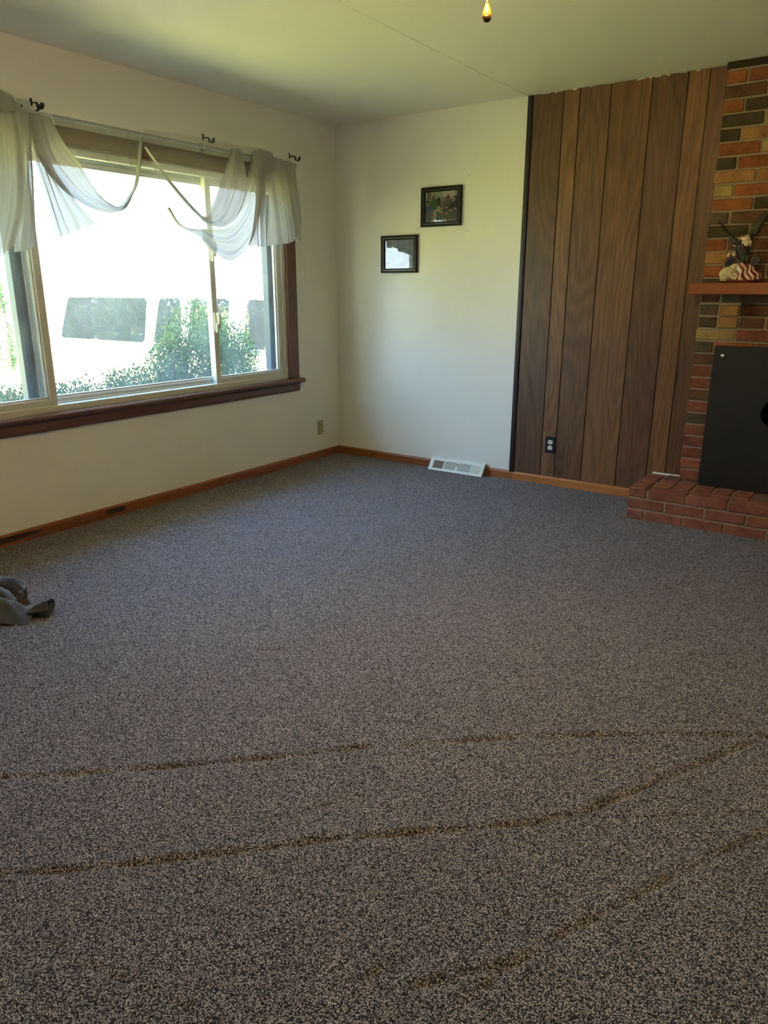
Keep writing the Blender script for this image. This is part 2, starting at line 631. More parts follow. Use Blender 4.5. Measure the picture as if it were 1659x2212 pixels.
GROOVES = [
    ([(1.858, -3.885), (1.996, -3.764), (2.09, -3.681), (2.228, -3.552), (2.322, -3.463), (2.458, -3.339), (2.607, -3.18)], 1.0),
    ([(2.7, -3.109), (2.821, -3.003), (2.981, -2.862), (3.15, -2.733), (3.357, -2.588), (3.565, -2.455)], 1.0),
    ([(2.198, -4.071), (2.294, -3.992), (2.396, -3.904), (2.51, -3.794), (2.547, -3.756), (2.638, -3.67), (2.741, -3.559), (2.827, -3.485), (3.003, -3.333), (3.136, -3.214), (3.227, -3.099), (3.35, -2.865), (3.452, -2.667), (3.564, -2.45)], 1.1),
    ([(3.275, -3.097), (3.418, -2.987), (3.62, -2.839)], 0.5),
    ([(3.138, -3.762), (3.187, -3.704), (3.278, -3.602), (3.333, -3.469), (3.395, -3.36), (3.452, -3.241), (3.535, -3.071), (3.63, -2.91)], 0.8),
    ([(3.23, -3.745), (3.27, -3.608)], 0.6), ([(3.053, -3.797), (3.072, -3.746)], 0.8),
    ([(3.239, -3.1), (3.275, -2.988), (3.333, -2.803)], 0.6), ([(1.914, -2.929), (1.999, -2.869)], 0.8),
    ([(2.424, -2.433), (2.632, -2.162), (2.768, -1.96)], 0.5), ([(2.132, -1.355), (1.63, -1.522), (1.493, -1.801)], 0.35),
    ([(1.511, -1.744), (1.535, -1.23), (1.548, -0.932)], 0.45), ([(2.442, -2.356), (2.683, -1.952), (2.814, -1.755)], 0.4),
    ([(1.002, -2.189), (1.205, -1.913), (1.493, -1.801)], 0.4), ([(2.906, -1.599), (3.065, -1.358), (3.174, -1.108)], 0.4),
    ([(2.587, -4.096), (2.705, -4.076), (2.829, -4.047)], 0.7), ([(2.605, -3.542), (2.704, -3.397), (2.789, -3.303)], 0.5),
]


def build_floor():
    """carpet as one sheet with the dents and tracks pressed into its pile"""
    import numpy as np
    st = 0.008
    nx, ny = int(RX / st) + 1, int(-RY / st) + 1
    X, Y = np.meshgrid(np.linspace(0, RX, nx), np.linspace(RY, 0, ny))
    rng = np.random.RandomState(3)
    Z = np.zeros_like(X)
    for _ in range(14):
        a, b, ph = rng.uniform(-9, 9), rng.uniform(-9, 9), rng.uniform(0, 6.3)
        Z += 0.0007 * np.sin(a * X + b * Y + ph)
    for pts, d in GROOVES:
        best = np.full_like(X, 9.0)
        side = np.zeros_like(X)
        tt = np.zeros_like(X)
        for i in range(len(pts) - 1):
            (ax, ay), (bx, by) = pts[i], pts[i + 1]
            L2 = (bx - ax) ** 2 + (by - ay) ** 2
            tloc = np.clip(((X - ax) * (bx - ax) + (Y - ay) * (by - ay)) / L2, 0, 1)
            dx, dy = X - (ax + tloc * (bx - ax)), Y - (ay + tloc * (by - ay))
            dist = np.hypot(dx, dy)
            m = dist < best
            best[m] = dist[m]
            side[m] = np.sign((bx - ax) * dy - (by - ay) * dx)[m]
            tt[m] = (i + tloc)[m]
        wob = 0.75 + 0.25 * np.sin(tt * 4.0 + d * 9) + 0.15 * np.sin(tt * 11 + 2)
        Z -= 0.0072 * d * wob * np.exp(-(best / 0.0075) ** 2)
        Z += 0.0035 * d * wob * np.exp(-((best - 0.022) / 0.018) ** 2) * np.where(side > 0, 1.0, 0.25)
    V = np.stack([X.ravel(), Y.ravel(), Z.ravel()], 1)
    idx = np.arange(nx * ny).reshape(ny, nx)
    F = np.stack([idx[:-1, :-1].ravel(), idx[:-1, 1:].ravel(), idx[1:, 1:].ravel(), idx[1:, :-1].ravel()], 1)
    me = bpy.data.meshes.new('floor')
    me.vertices.add(len(V))
    me.vertices.foreach_set('co', V.ravel())
    me.loops.add(F.size)
    me.loops.foreach_set('vertex_index', F.ravel())
    me.polygons.add(len(F))
    me.polygons.foreach_set('loop_start', np.arange(0, F.size, 4))
    me.polygons.foreach_set('use_smooth', np.ones(len(F), dtype=bool))
    me.update(calc_edges=True)
    me.materials.append(M_carpet)
    o = bpy.data.objects.new('floor', me)
    COL.objects.link(o)
    tag(o, 'speckled grey brown pile carpet with pressed track lines', kind='structure')
    return o


floor = build_floor()
sub = MB().box((-T, RY - T, -0.14), (RX + T, T, -0.035)).build('floor_slab', M_concrete, floor)

# left wall with the window opening
m = MB()
m.box((-T, RY - T, -0.6), (0, WY0, H))
m.box((-T, WY1, -0.6), (0, T, H))
m.box((-T, WY0, -0.6), (0, WY1, WZ0))
m.box((-T, WY0, WZ1), (0, WY1, H))
wall_left = tag(m.build('wall_left', M_wall), 'plain off-white wall around the big window', kind='structure')
wall_back = tag(MB().box((0, 0, -0.6), (RX, T, H)).build('wall_back', M_wall), 'off-white back wall, right half covered by walnut panelling', kind='structure')
wall_right = tag(MB().box((RX, RY - T, -0.6), (RX + T, T, H)).build('wall_right', M_wall), 'plain off-white wall right of the camera', kind='structure')
wall_front = tag(MB().box((0, RY - T, -0.6), (RX, RY, H)).build('wall_front', M_wall), 'plain off-white wall behind the camera', kind='structure')
ceiling = tag(MB().box((-T, RY - T, H), (RX + T, T, H + 0.15)).build('ceiling', M_ceil), 'painted ceiling with one faint drywall seam', kind='structure')
ms = MB()
ms.cbox((1.525, RY + 0.01, H - 0.0013), (1.531, -0.30, H + 0.001), 0.0006)
ms.cbox((1.533, -0.36, H - 0.0015), (1.537, -0.02, H + 0.001), 0.0004)
ms.build('ceiling_seam', M_ceil, ceiling)
# roof with eaves, outside
mr_ = MB()
mr_.prism([(-0.75, H + 0.02), (-0.75, H + 0.20), (RX / 2, H + 1.7), (RX + 0.75, H + 0.20), (RX + 0.75, H + 0.02), (RX + T, H + 0.16), (-T, H + 0.16)], RY - 0.7, T + 0.5, 'y')
tag(mr_.build('roof', M_siding), 'gabled roof with eaves over the window', kind='structure')

# small patched nail pops on the back wall
for x, z, r in ((1.125, 1.675, 0.008), (1.128, 1.617, 0.006), (0.738, 1.706, 0.006), (1.135, 2.02, 0.006), (1.10, 1.43, 0.006)):
    MB().ball((x, -0.0005, z), (r, 0.003, r), 10, 6).build('nail_pop', M_wall, wall_back, True)

# ------------------------------------------------------------------ walnut panelling, plank by plank
GRV = [1.572, 1.770, 1.872, 2.060, 2.293, 2.487, 2.600, 2.704]
TINT = [(0.78, 0.76, 0.78), (1.28, 1.22, 1.12), (0.98, 0.95, 0.92), (1.18, 1.12, 1.02), (0.86, 0.80, 0.84), (1.24, 1.14, 0.98), (0.92, 0.84, 0.78)]
for i in range(7):
    a, b = GRV[i] + 0.0025, GRV[i + 1] - 0.0025
    o = MB().cbox((a - (a + b) / 2, -0.0075, 0.02), (b - (a + b) / 2, -0.0005, H - 0.001), 0.0015).build('plank', M_panel, wall_back)
    o.location.x = (a + b) / 2
    o.color = TINT[i] + (1,)
for i, (a, b) in enumerate([(3.68, 3.86), (3.865, 4.06), (4.065, 4.3), (4.305, 4.42), (4.425, 4.65), (4.655, 4.9), (4.905, 5.1), (5.105, 5.34)]):
    o = MB().cbox((a - (a + b) / 2, -0.0075, 0.02), (b - (a + b) / 2, -0.0005, H - 0.001), 0.0015).build('plank', M_panel, wall_back)
    o.location.x = (a + b) / 2
    o.color = TINT[(i + 2) % 7] + (1,)
MB().box((1.55, -0.0012, 0.02), (2.72, -0.0002, H - 0.0005)).build('groove_backing', M_trimdark, wall_back)
# dark edge strip at the left of the panelling
t1 = MB()
t1.cbox((1.538, -0.013, 0.052), (1.560, -0.0002, H - 0.001), 0.002)
t1.cbox((1.561, -0.016, 0.052), (1.572, -0.0002, H - 0.001), 0.004)
tag(t1.build('trim_1', M_trimdark), 'dark narrow strip at the left edge of the walnut panelling', kind='structure')
# paint smears along the top of the panelling
mp_ = MB()
for _ in range(22):
    x = R.uniform(1.58, 2.66)
    L = R.uniform(0.008, 0.04)
    mp_.cbox((x, -0.0095, H - R.uniform(0.003, 0.0075)), (x + L, -0.0072, H - 0.0005), 0.001)
mp_.build('paint_smear', M_wall, wall_back)

# ------------------------------------------------------------------ baseboards
def board(name, p0, p1, axis, depth, h, mat, parent, color=(1, 1, 1, 1)):
    """rounded-top board; axis 'x' runs along back wall, 'y' along left wall"""
    prof = [(0, -0.01), (depth, -0.01), (depth, h - 0.012), (depth - 0.0035, h - 0.004), (depth - 0.008, h), (0, h)]
    mm = MB()
    mid = (p0 + p1) / 2
    if axis == 'x':
        n = len(prof)
        vs = [(p0 - mid, -a, b) for a, b in prof] + [(p1 - mid, -a, b) for a, b in prof]
    else:
        n = len(prof)
        vs = [(a, p0 - mid, b) for a, b in prof] + [(a, p1 - mid, b) for a, b in prof]
    mm.add(vs, [tuple(range(n)), tuple(range(n, 2 * n))[::-1]] + [(i, (i + 1) % n, n + (i + 1) % n, n + i) for i in range(n)])
    o = mm.build(name, mat, parent)
    if axis == 'x':
        o.location.x = mid
    else:
        o.location.y = mid
    o.color = color
    return o


bb = thing('baseboard_back', 'orange-brown wooden baseboard along the back wall', None, kind='structure')
board('board', 0.013, 0.925, 'x', 0.013, 0.060, M_base, bb, (0.72, 0.60, 0.55, 1))
board('board', 1.335, 1.566, 'x', 0.013, 0.060, M_base, bb, (1.0, 0.95, 0.9, 1))
board('board', 1.568, 2.512, 'x', 0.015, 0.060, M_base, bb, (1.15, 1.1, 1.0, 1))
board('board', 3.86, RX, 'x', 0.013, 0.060, M_base, bb)
for x in (0.31, 1.99, 2.07):
    MB().ball((x, -0.0135, 0.03), (0.004, 0.002, 0.004), 8, 5).build('nail_dot', M_ivory, bb, True)


def stained_base():
    t = NT('stained_red_baseboard_wood')
    base = M_basered.node_tree
    v = t.coords()
    gr = t.noise(t.coords((1, 0.03, 1)), 110, 4)
    c = t.ramp(gr.outputs['Fac'], [(0.3, (0.17, 0.050, 0.020, 1)), (0.7, (0.30, 0.105, 0.045, 1))]).outputs['Color']
    # two old dark stains with shapes of their own
    for cyy, lr in ((-0.05, 0.30), (0.68, 0.085)):
        mp2 = t.node('ShaderNodeMapping', vector_type='POINT')
        mp2.inputs['Location'].default_value = (0, -cyy / lr, -0.034 / 0.020)
        mp2.inputs['Scale'].default_value = (0.0, 1 / lr, 1 / 0.020)
        t.link(v, mp2.inputs[0])
        nz = t.noise(v, 22, 3)
        ad = t.node('ShaderNodeVectorMath', operation='MULTIPLY_ADD')
        t.link(nz.outputs['Color'], ad.inputs[0])
        ad.inputs[1].default_value = (0.0, 0.8, 0.8)
        t.link(mp2.outputs[0], ad.inputs[2])
        sb = t.node('ShaderNodeVectorMath', operation='SUBTRACT')
        t.link(ad.outputs[0], sb.inputs[0])
        sb.inputs[1].default_value = (0, 0.4, 0.4)
        ln = t.node('ShaderNodeVectorMath', operation='LENGTH')
        t.link(sb.outputs[0], ln.inputs[0])
        k = t.ramp(ln.outputs['Value'], [(0.75, (1, 1, 1, 1)), (0.95, (0, 0, 0, 1))]).outputs['Color']
        c = t.mix(k, c, (0.045, 0.020, 0.018, 1))
    return t.finish(c, 0.4, coat=0.05)


bl = thing('baseboard_left', 'reddish wooden baseboard under the window with two dark stains', None, kind='structure')
board('board', RY, -0.0, 'y', 0.013, 0.062, stained_base(), bl)
br_ = thing('baseboard_right', 'reddish baseboard along the wall right of the camera', None, kind='structure')
o = board('board', RY, -0.01, 'y', 0.013, 0.062, M_basered, br_)
o.location.x = RX - 0.013

# ------------------------------------------------------------------ the window
win = thing('window_1', 'wide white vinyl slider window of three lights', None, kind='structure')
m = MB()
fx0, fx1 = -0.115, -0.002
m.cbox((fx0, WY0, WZ0), (fx1, WY0 + 0.042, WZ1), 0.003)
m.cbox((fx0, WY1 - 0.042, WZ0), (fx1, WY1, WZ1), 0.003)
m.cbox((fx0, WY0 + 0.04, WZ0), (fx1, WY1 - 0.04, WZ0 + 0.036), 0.003)
m.cbox((fx0, WY0 + 0.04, WZ1 - 0.045), (fx1, WY1 - 0.04, WZ1), 0.003)
m.cbox((-0.062, WY0 + 0.04, WZ0 + 0.03), (-0.054, WY1 - 0.04, WZ0 + 0.047), 0.001)
m.cbox((-0.062, WY0 + 0.04, WZ1 - 0.056), (-0.054, WY1 - 0.04, WZ1 - 0.04), 0.001)
m.build('window_frame', M_vinyl, win)


def sash(y0, y1, x0, x1, z0, z1, st, name):
    mm = MB()
    mm.cbox((x0, y0, z0), (x1, y0 + st, z1), 0.003)
    mm.cbox((x0, y1 - st, z0), (x1, y1, z1), 0.003)
    mm.cbox((x0, y0 + st - 0.002, z0), (x1, y1 - st + 0.002, z0 + st * 0.9), 0.003)
    mm.cbox((x0, y0 + st - 0.002, z1 - st * 0.9), (x1, y1 - st + 0.002, z1), 0.003)
    # glazing bead, a step inside the frame
    g = 0.010
    xm = (x0 + x1) / 2
    mm.cbox((xm - 0.009, y0 + st - 0.001, z0 + st * 0.85), (xm + 0.009, y0 + st + g, z1 - st * 0.85), 0.002)
    mm.cbox((xm - 0.009, y1 - st - g, z0 + st * 0.85), (xm + 0.009, y1 - st + 0.001, z1 - st * 0.85), 0.002)
    mm.cbox((xm - 0.009, y0 + st, z0 + st * 0.85), (xm + 0.009, y1 - st, z0 + st * 0.9 + g), 0.002)
    mm.cbox((xm - 0.009, y0 + st, z1 - st * 0.9 - g), (xm + 0.009, y1 - st, z1 - st * 0.85), 0.002)
    s_ = mm.build(name, M_vinyl, win)
    p = MB().add([(xm, y0 + st, z0 + st * 0.8), (xm, y1 - st, z0 + st * 0.8), (xm, y1 - st, z1 - st * 0.8), (xm, y0 + st, z1 - st * 0.8)], [(0, 1, 2, 3)])
    p.build('pane', M_glass, s_, fixn=False)
    return s_


s_r = sash(-1.282, -0.622, -0.052, -0.014, WZ0 + 0.032, WZ1 - 0.04, 0.044, 'sash')
s_l = sash(-3.085, -2.432, -0.052, -0.014, WZ0 + 0.032, WZ1 - 0.04, 0.044, 'sash')
s_c = sash(-2.500, -1.205, -0.104, -0.066, WZ0 + 0.032, WZ1 - 0.04, 0.040, 'fixed_light')
# dark screen channels on the outer side of the sliding lights
for ya, yb in ((-2.56, -2.492), (-0.690, -0.625)):
    mm = MB()
    mm.cbox((-0.128, ya, WZ0 + 0.036), (-0.075, ya + 0.022, WZ1 - 0.04), 0.002)
    mm.cbox((-0.128, ya + 0.026, WZ0 + 0.036), (-0.100, yb, WZ1 - 0.04), 0.002)
    mm.build('screen_channel', M_darkgasket, win)
# exterior return of the opening
mm = MB()
mm.cbox((-T - 0.02, WY0 - 0.03, WZ0 - 0.05), (-0.10, WY0 + 0.012, WZ1 + 0.03), 0.003)
mm.cbox((-T - 0.02, WY1 - 0.012, WZ0 - 0.05), (-0.10, WY1 + 0.03, WZ1 + 0.03), 0.003)
mm.cbox((-T - 0.05, WY0 - 0.03, WZ0 - 0.05), (-0.10, WY1 + 0.03, WZ0 + 0.01), 0.003)
mm.build('outer_frame', M_siding, win)
# latches on the right sash
for z in (1.53, 1.09):
    mm = MB()
    mm.cbox((-0.015, -1.278, z - 0.060), (-0.004, -1.244, z + 0.060), 0.004)
    mm.tube([(-0.004, -1.260, z - 0.035), (0.012, -1.260, z - 0.032), (0.020, -1.259, z + 0.0), (0.014, -1.257, z + 0.045), (-0.002, -1.257, z + 0.050)], [0.008, 0.010, 0.011, 0.012, 0.009], 10)
    mm.tube([(-0.002, -1.270, z - 0.065), (0.016, -1.273, z - 0.052), (0.018, -1.282, z - 0.012)], 0.007, 8)
    mm.build('latch', M_ivory, s_r, True)

cas = thing('trim_2', 'reddish brown wooden casing around the window', None, kind='structure')


def casing_board(y0, y1, z0, z1, name='casing_board', x1=0.018, stepy=None):
    mm = MB()
    mm.cbox((0.0003, y0, z0), (x1, y1, z1), 0.003)
    return mm.build(name, M_casing, cas)


casing_board(-0.583, -0.488, 0.655, 2.082)
mm = MB().cbox((-0.003, -0.590, 0.655), (0.0215, -0.575, 2.006), 0.003)
mm.build('casing_bead', M_casing, cas)
casing_board(-3.215, -3.12, 0.655, 2.082)
casing_board(-3.12, -0.583, 1.998, 2.082)
mm = MB().cbox((-0.003, -3.12, 1.990), (0.0215, -0.583, 2.004), 0.003)
mm.build('casing_bead', M_casing, cas)
stl = MB()
stl.cbox((-0.004, -3.26, 0.628), (0.052, -0.448, 0.656), 0.009)
stl.build('window_stool', M_casing, cas)
apr = MB()
apr.prism([(0.0003, 0.563), (0.014, 0.563), (0.019, 0.578), (0.019, 0.612), (0.026, 0.629), (0.0003, 0.629)], -3.215, -0.488, 'y')
apr.build('apron', M_casing, cas)

# ------------------------------------------------------------------ curtain rod, brackets, sheer scarves
M_rod = plain('white_rod', (0.45, 0.47, 0.50, 1), 0.4, 0.04)
rod = thing('curtain_rod', 'white flat curtain rod above the window', 'curtain rod', (0.075, -1.85, 2.105))
mm = MB()
mm.tube([(0.004, -3.17, 2.105), (0.055, -3.17, 2.105), (0.072, -3.155, 2.105), (0.075, -3.12, 2.105), (0.075, -0.56, 2.105), (0.072, -0.525, 2.105), (0.055, -0.51, 2.105), (0.004, -0.51, 2.105)], 0.009, 10)
adopt(rod, mm.build('rod', M_rod, None, True))
for y in (-3.17, -1.305, -0.51):
    mm = MB().cbox((0.0005, y - 0.012, 2.07), (0.005, y + 0.012, 2.14), 0.001)
    mm.cbox((0.004, y - 0.004, 2.094), (0.068, y + 0.004, 2.100), 0.001)
    adopt(rod, mm.build('rod_holder', M_rod))

M_bracket = plain('navy_black_metal', (0.012, 0.017, 0.032, 1), 0.35, 0.1, metallic=0.3)


def bracket(y, z, label, plate=False):
    t = thing('rod_bracket', label, 'bracket', (0.0, y, z), 'empty curtain rod brackets')
    mm = MB().cbox((0.0005, y - 0.006, z + 0.000), (0.004, y + 0.006, z + 0.034), 0.001)
    adopt(t, mm.build('wall_tab', M_bracket))
    mm = MB().tube([(0.004, y, z + 0.010), (0.03, y, z + 0.012), (0.055, y, z + 0.006)], 0.0035, 6)
    adopt(t, mm.build('arm', M_bracket, None, True))
    P = []
    for k in range(15):
        a = math.pi * (0.97 + 1.06 * k / 14)
        cx_, cz_ = 0.075 + 0.018 * math.cos(a), z + 0.004 + 0.021 * math.sin(a)
        P.append([(cx_, y - 0.010, cz_ - 0.004), (cx_, y + 0.010, cz_ - 0.004), (cx_ + 0.003 * math.cos(a), y + 0.010, cz_ - 0.004 + 0.003 * math.sin(a)), (cx_ + 0.003 * math.cos(a), y - 0.010, cz_ - 0.004 + 0.003 * math.sin(a)), (cx_, y - 0.010, cz_ - 0.004)])
    mm = MB().grid(P)
    adopt(t, mm.build('cup', M_bracket, None, True))
    if plate:
        mm = MB().cbox((0.0005, y - 0.075, z - 0.055), (0.006, y - 0.005, z + 0.02), 0.003)
        mm.cur = 1
        for (dy, dz) in ((-0.055, -0.010), (-0.022, -0.028)):
            mm.lathe([(0.006, -0.0005), (0.006, 0.0012)], n=10, M=Matrix.Translation((0.006, y + dy, z + dz)) @ Matrix.Rotation(math.radians(90), 4, 'Y'))
        adopt(t, mm.build('white_plate', [M_rod, M_bracket]))
        mm = MB().tube([(0.004, y - 0.02, z - 0.05), (0.04, y - 0.01, z - 0.035), (0.078, y, z - 0.016)], 0.006, 6)
        adopt(t, mm.build('brace', M_bracket, None, True))
    return t


bracket(-2.385, 2.150, 'dark rod bracket with a white drilled plate, above the left scarf', True)
bracket(-1.285, 2.158, 'dark empty rod bracket above the middle of the right scarf')
bracket(-0.505, 2.158, 'dark empty rod bracket nearest the room corner')

CURT = {
    'RA': (0.075, [[(-1.804, 2.128), (-1.623, 2.137), (-1.383, 2.146), (-1.122, 2.145), (-0.877, 2.158)], [(-1.809, 2.081), (-1.678, 1.981), (-1.457, 1.934), (-1.179, 1.926), (-0.929, 2.021)], [(-1.804, 2.04), (-1.701, 1.858), (-1.528, 1.738), (-1.279, 1.664), (-1.027, 1.819)]]),
    'RB': (0.115, [[(-1.821, 2.034), (-1.648, 1.864), (-1.431, 1.712), (-1.343, 1.784), (-1.27, 1.895), (-1.217, 1.982), (-1.18, 2.054), (-1.151, 2.122)], [(-1.821, 2.034), (-1.652, 1.861), (-1.425, 1.692), (-1.293, 1.714), (-1.199, 1.823), (-1.146, 1.94), (-1.13, 2.047), (-1.124, 2.121)], [(-1.818, 2.034), (-1.659, 1.86), (-1.433, 1.684), (-1.278, 1.66), (-1.154, 1.738), (-1.057, 1.895), (-1.064, 2.015), (-1.097, 2.117)]]),
    'RC': (0.1, [[(-1.678, 1.742), (-1.593, 1.65), (-1.416, 1.641), (-1.225, 1.661), (-1.132, 1.727), (-1.05, 1.843), (-1.009, 1.956), (-0.972, 2.068), (-0.938, 2.14)], [(-1.682, 1.739), (-1.6, 1.65), (-1.433, 1.619), (-1.279, 1.576), (-1.158, 1.602), (-1.026, 1.721), (-0.965, 1.864), (-0.923, 1.992), (-0.892, 2.138)], [(-1.686, 1.736), (-1.611, 1.649), (-1.457, 1.594), (-1.335, 1.504), (-1.181, 1.47), (-1.006, 1.596), (-0.921, 1.77), (-0.866, 1.943), (-0.84, 2.139)]]),
    'RD': (0.135, [[(-1.004, 2.114), (-0.988, 1.874), (-1.033, 1.649), (-1.06, 1.564)], [(-0.934, 2.11), (-0.95, 1.877), (-0.989, 1.68), (-1.002, 1.555)], [(-0.858, 2.112), (-0.903, 1.882), (-0.935, 1.711), (-0.945, 1.56)]]),
    'RE': (0.15, [[(-1.006, 2.128), (-1.024, 2.057), (-1.028, 1.998)], [(-0.931, 2.139), (-0.937, 2.055), (-0.98, 1.974)], [(-0.838, 2.135), (-0.824, 2.082), (-0.808, 2.043)]]),
    'RF': (0.125, [[(-0.88, 2.126), (-0.875, 1.941), (-0.884, 1.744), (-0.899, 1.568)], [(-0.825, 2.117), (-0.814, 1.947), (-0.79, 1.75), (-0.773, 1.586)], [(-0.759, 2.115), (-0.733, 1.955), (-0.702, 1.771), (-0.689, 1.593)], [(-0.706, 2.105), (-0.678, 1.961), (-0.641, 1.776), (-0.615, 1.629)]]),
    'RG': (0.105, [[(-0.711, 2.114), (-0.677, 1.905), (-0.641, 1.703), (-0.607, 1.624)], [(-0.638, 2.109), (-0.616, 1.911), (-0.574, 1.707), (-0.574, 1.617)], [(-0.568, 2.107), (-0.554, 1.917), (-0.523, 1.771), (-0.54, 1.622)]]),
    'LA': (0.14, [[(-2.772, 2.153), (-2.838, 1.868), (-2.892, 1.597), (-2.923, 1.341)], [(-2.702, 2.149), (-2.755, 1.879), (-2.787, 1.605), (-2.822, 1.383)], [(-2.62, 2.136), (-2.63, 1.896), (-2.653, 1.655), (-2.727, 1.435)], [(-2.543, 2.093), (-2.534, 1.909), (-2.557, 1.704), (-2.623, 1.524)]]),
    'LB': (0.11, [[(-2.521, 2.095), (-2.53, 1.912), (-2.568, 1.705), (-2.631, 1.462)], [(-2.481, 2.092), (-2.502, 1.916), (-2.527, 1.709), (-2.565, 1.481)], [(-2.448, 2.09), (-2.487, 1.918), (-2.501, 1.711), (-2.504, 1.508)]]),
    'LC': (0.12, [[(-2.487, 2.09), (-2.451, 1.901), (-2.369, 1.79), (-2.238, 1.712), (-2.104, 1.683), (-2.001, 1.7), (-1.939, 1.773), (-1.889, 1.871), (-1.844, 2.076)], [(-2.424, 2.089), (-2.38, 1.941), (-2.299, 1.84), (-2.192, 1.749), (-2.087, 1.707), (-2.008, 1.713), (-1.948, 1.779), (-1.896, 1.863), (-1.847, 2.075)], [(-2.36, 2.085), (-2.305, 1.983), (-2.233, 1.904), (-2.159, 1.797), (-2.102, 1.742), (-2.029, 1.716), (-1.964, 1.763), (-1.904, 1.846), (-1.85, 2.075)]]),
    'LD': (0.095, [[(-2.463, 2.091), (-2.46, 1.902), (-2.424, 1.729), (-2.396, 1.537)], [(-2.439, 2.091), (-2.421, 1.887), (-2.368, 1.735), (-2.314, 1.568)], [(-2.409, 2.092), (-2.373, 1.882), (-2.281, 1.753), (-2.156, 1.626)]]),
    'LE': (0.075, [[(-2.338, 2.112), (-2.155, 2.109), (-1.962, 2.11), (-1.806, 2.111)], [(-2.336, 2.055), (-2.164, 2.044), (-1.971, 2.039), (-1.817, 2.038)], [(-2.336, 1.983), (-2.177, 1.945), (-1.984, 1.932), (-1.834, 1.92)]]),
    'LF': (0.16, [[(-2.69, 2.157), (-2.678, 2.105), (-2.653, 2.062)], [(-2.618, 2.151), (-2.603, 2.105), (-2.589, 2.07)], [(-2.57, 2.134), (-2.548, 2.109), (-2.533, 2.087)]]),
}


def cloth_loft(key, name, parent, nfold, amp, rise=0.02, nu=46, nv=40, swap=False, bow=0.015, ph=0.0):
    """loft between curves; folds run along each curve and push the cloth off the wall plane"""
    X, cs = CURT[key]
    if key in ('LE', 'RA'):
        X += 0.022
    rows = []
    for j in range(nv + 1):
        v = j / nv
        row = []
        for i in range(nu + 1):
            u = i / nu
            pts = [crom([(0, a, b) for a, b in c], u) for c in cs]
            p = crom(pts, v)
            k = v if not swap else u
            along = u if not swap else v
            env = min(1.0, 0.35 + 1.3 * along) if not swap else min(1.0, 0.45 + along)
            f = math.sin(2 * math.pi * (nfold * k + 0.10 * math.sin(5 * along + ph)) + ph) + 0.45 * math.sin(2 * math.pi * (nfold * 2.3 * k + 0.2 * math.sin(3 * along + 1 + ph)) + 2 * ph)
            x = X + amp * env * f + bow * math.sin(math.pi * k)
            jit = 0.004 * math.sin(9 * u + 3 * ph) * math.sin(7 * v + ph)
            row.append((max(0.03, x), p.y + jit, p.z + 0.4 * jit))
        rows.append(row)
    return MB().grid(rows).build(name, M_sheer if key in ('LE', 'RA') else M_gathered, parent, True)


cl = thing('sheer_scarf', 'white sheer scarf swagged over the left half of the rod, gathered tails at its left', 'curtain', (0.075, -2.35, 2.10), 'sheer window scarves')
cr_ = thing('sheer_scarf', 'white sheer scarf swagged over the right half of the rod, knotted near the corner', 'curtain', (0.075, -1.2, 2.10), 'sheer window scarves')
for key, nm, par, nf, am in (('LE', 'header', cl, 3, 0.006), ('LD', 'inner_tail', cl, 4, 0.010), ('LC', 'swag', cl, 2.0, 0.012), ('LB', 'tail', cl, 2, 0.010), ('LA', 'tail', cl, 3.0, 0.016), ('LF', 'knot', cl, 1, 0.01),
                             ('RA', 'header', cr_, 0.8, 0.008), ('RC', 'lower_swag', cr_, 2.0, 0.012), ('RB', 'swag', cr_, 1.6, 0.012), ('RD', 'tail', cr_, 1.5, 0.012), ('RF', 'tail', cr_, 2.6, 0.012), ('RG', 'outer_tail', cr_, 2.0, 0.010), ('RE', 'knot', cr_, 1, 0.008)):
    adopt(par, cloth_loft(key, nm, None, nf, am, swap=key in ('LE', 'RA'), ph=len(key) + ord(key[1]) * 0.7))

# ------------------------------------------------------------------ fireplace
FY = -0.075                     # face of the chimney breast
J0, CO = 0.179, 0.0693          # first bed joint and course height
BX0, BX1 = 2.700, 3.658
fire = thing('fireplace', 'floor-to-ceiling brick fireplace with wooden mantel and raised brick hearth', 'fireplace', (3.18, -0.04, 0.0))
PAL = {
    'r': (0.255, 0.082, 0.048), 'o': (0.32, 0.105, 0.035), 'd': (0.078, 0.054, 0.028), 'b': (0.15, 0.070, 0.038),
    'y': (0.40, 0.27, 0.105), 't': (0.36, 0.17, 0.065), 'g': (0.115, 0.082, 0.052), 'k': (0.042, 0.026, 0.016), 'h': (0.285, 0.105, 0.066), 'm': (0.20, 0.105, 0.072),
}
_brick_mesh = {}


def brick_mesh(lx, ly, lz):
    """a few chipped variants per size, shared between alike bricks"""
    key = (round(lx, 3), round(ly, 3), round(lz, 3))
    if key not in _brick_mesh:
        vs = []
        for k in range(3):
            mm = MB().cbox((-lx / 2, -ly / 2, -lz / 2), (lx / 2, ly / 2, lz / 2), 0.0042)
            mm.v = [(x + R.uniform(-.0014, .0014), y + R.uniform(-.0012, .0012), z + R.uniform(-.0014, .0014)) for x, y, z in mm.v]
            o = mm.build('brick', M_brick)
            vs.append(o.data)
            bpy.data.objects.remove(o)
        _brick_mesh[key] = vs
    return R.choice(_brick_mesh[key])


def brick(c, size, code, parent):
    o = bpy.data.objects.new('brick', brick_mesh(*size))
    COL.objects.link(o)
    o.parent = parent
    o.location = c
    o.rotation_euler = (R.uniform(-.006, .006), R.uniform(-.004, .004), R.uniform(-.006, .006))
    k = R.uniform(0.88, 1.1)
    base = PAL[code]
    o.color = (base[0] * k, base[1] * k * R.uniform(0.95, 1.06), base[2] * k * R.uniform(0.92, 1.08), 1)
    return o


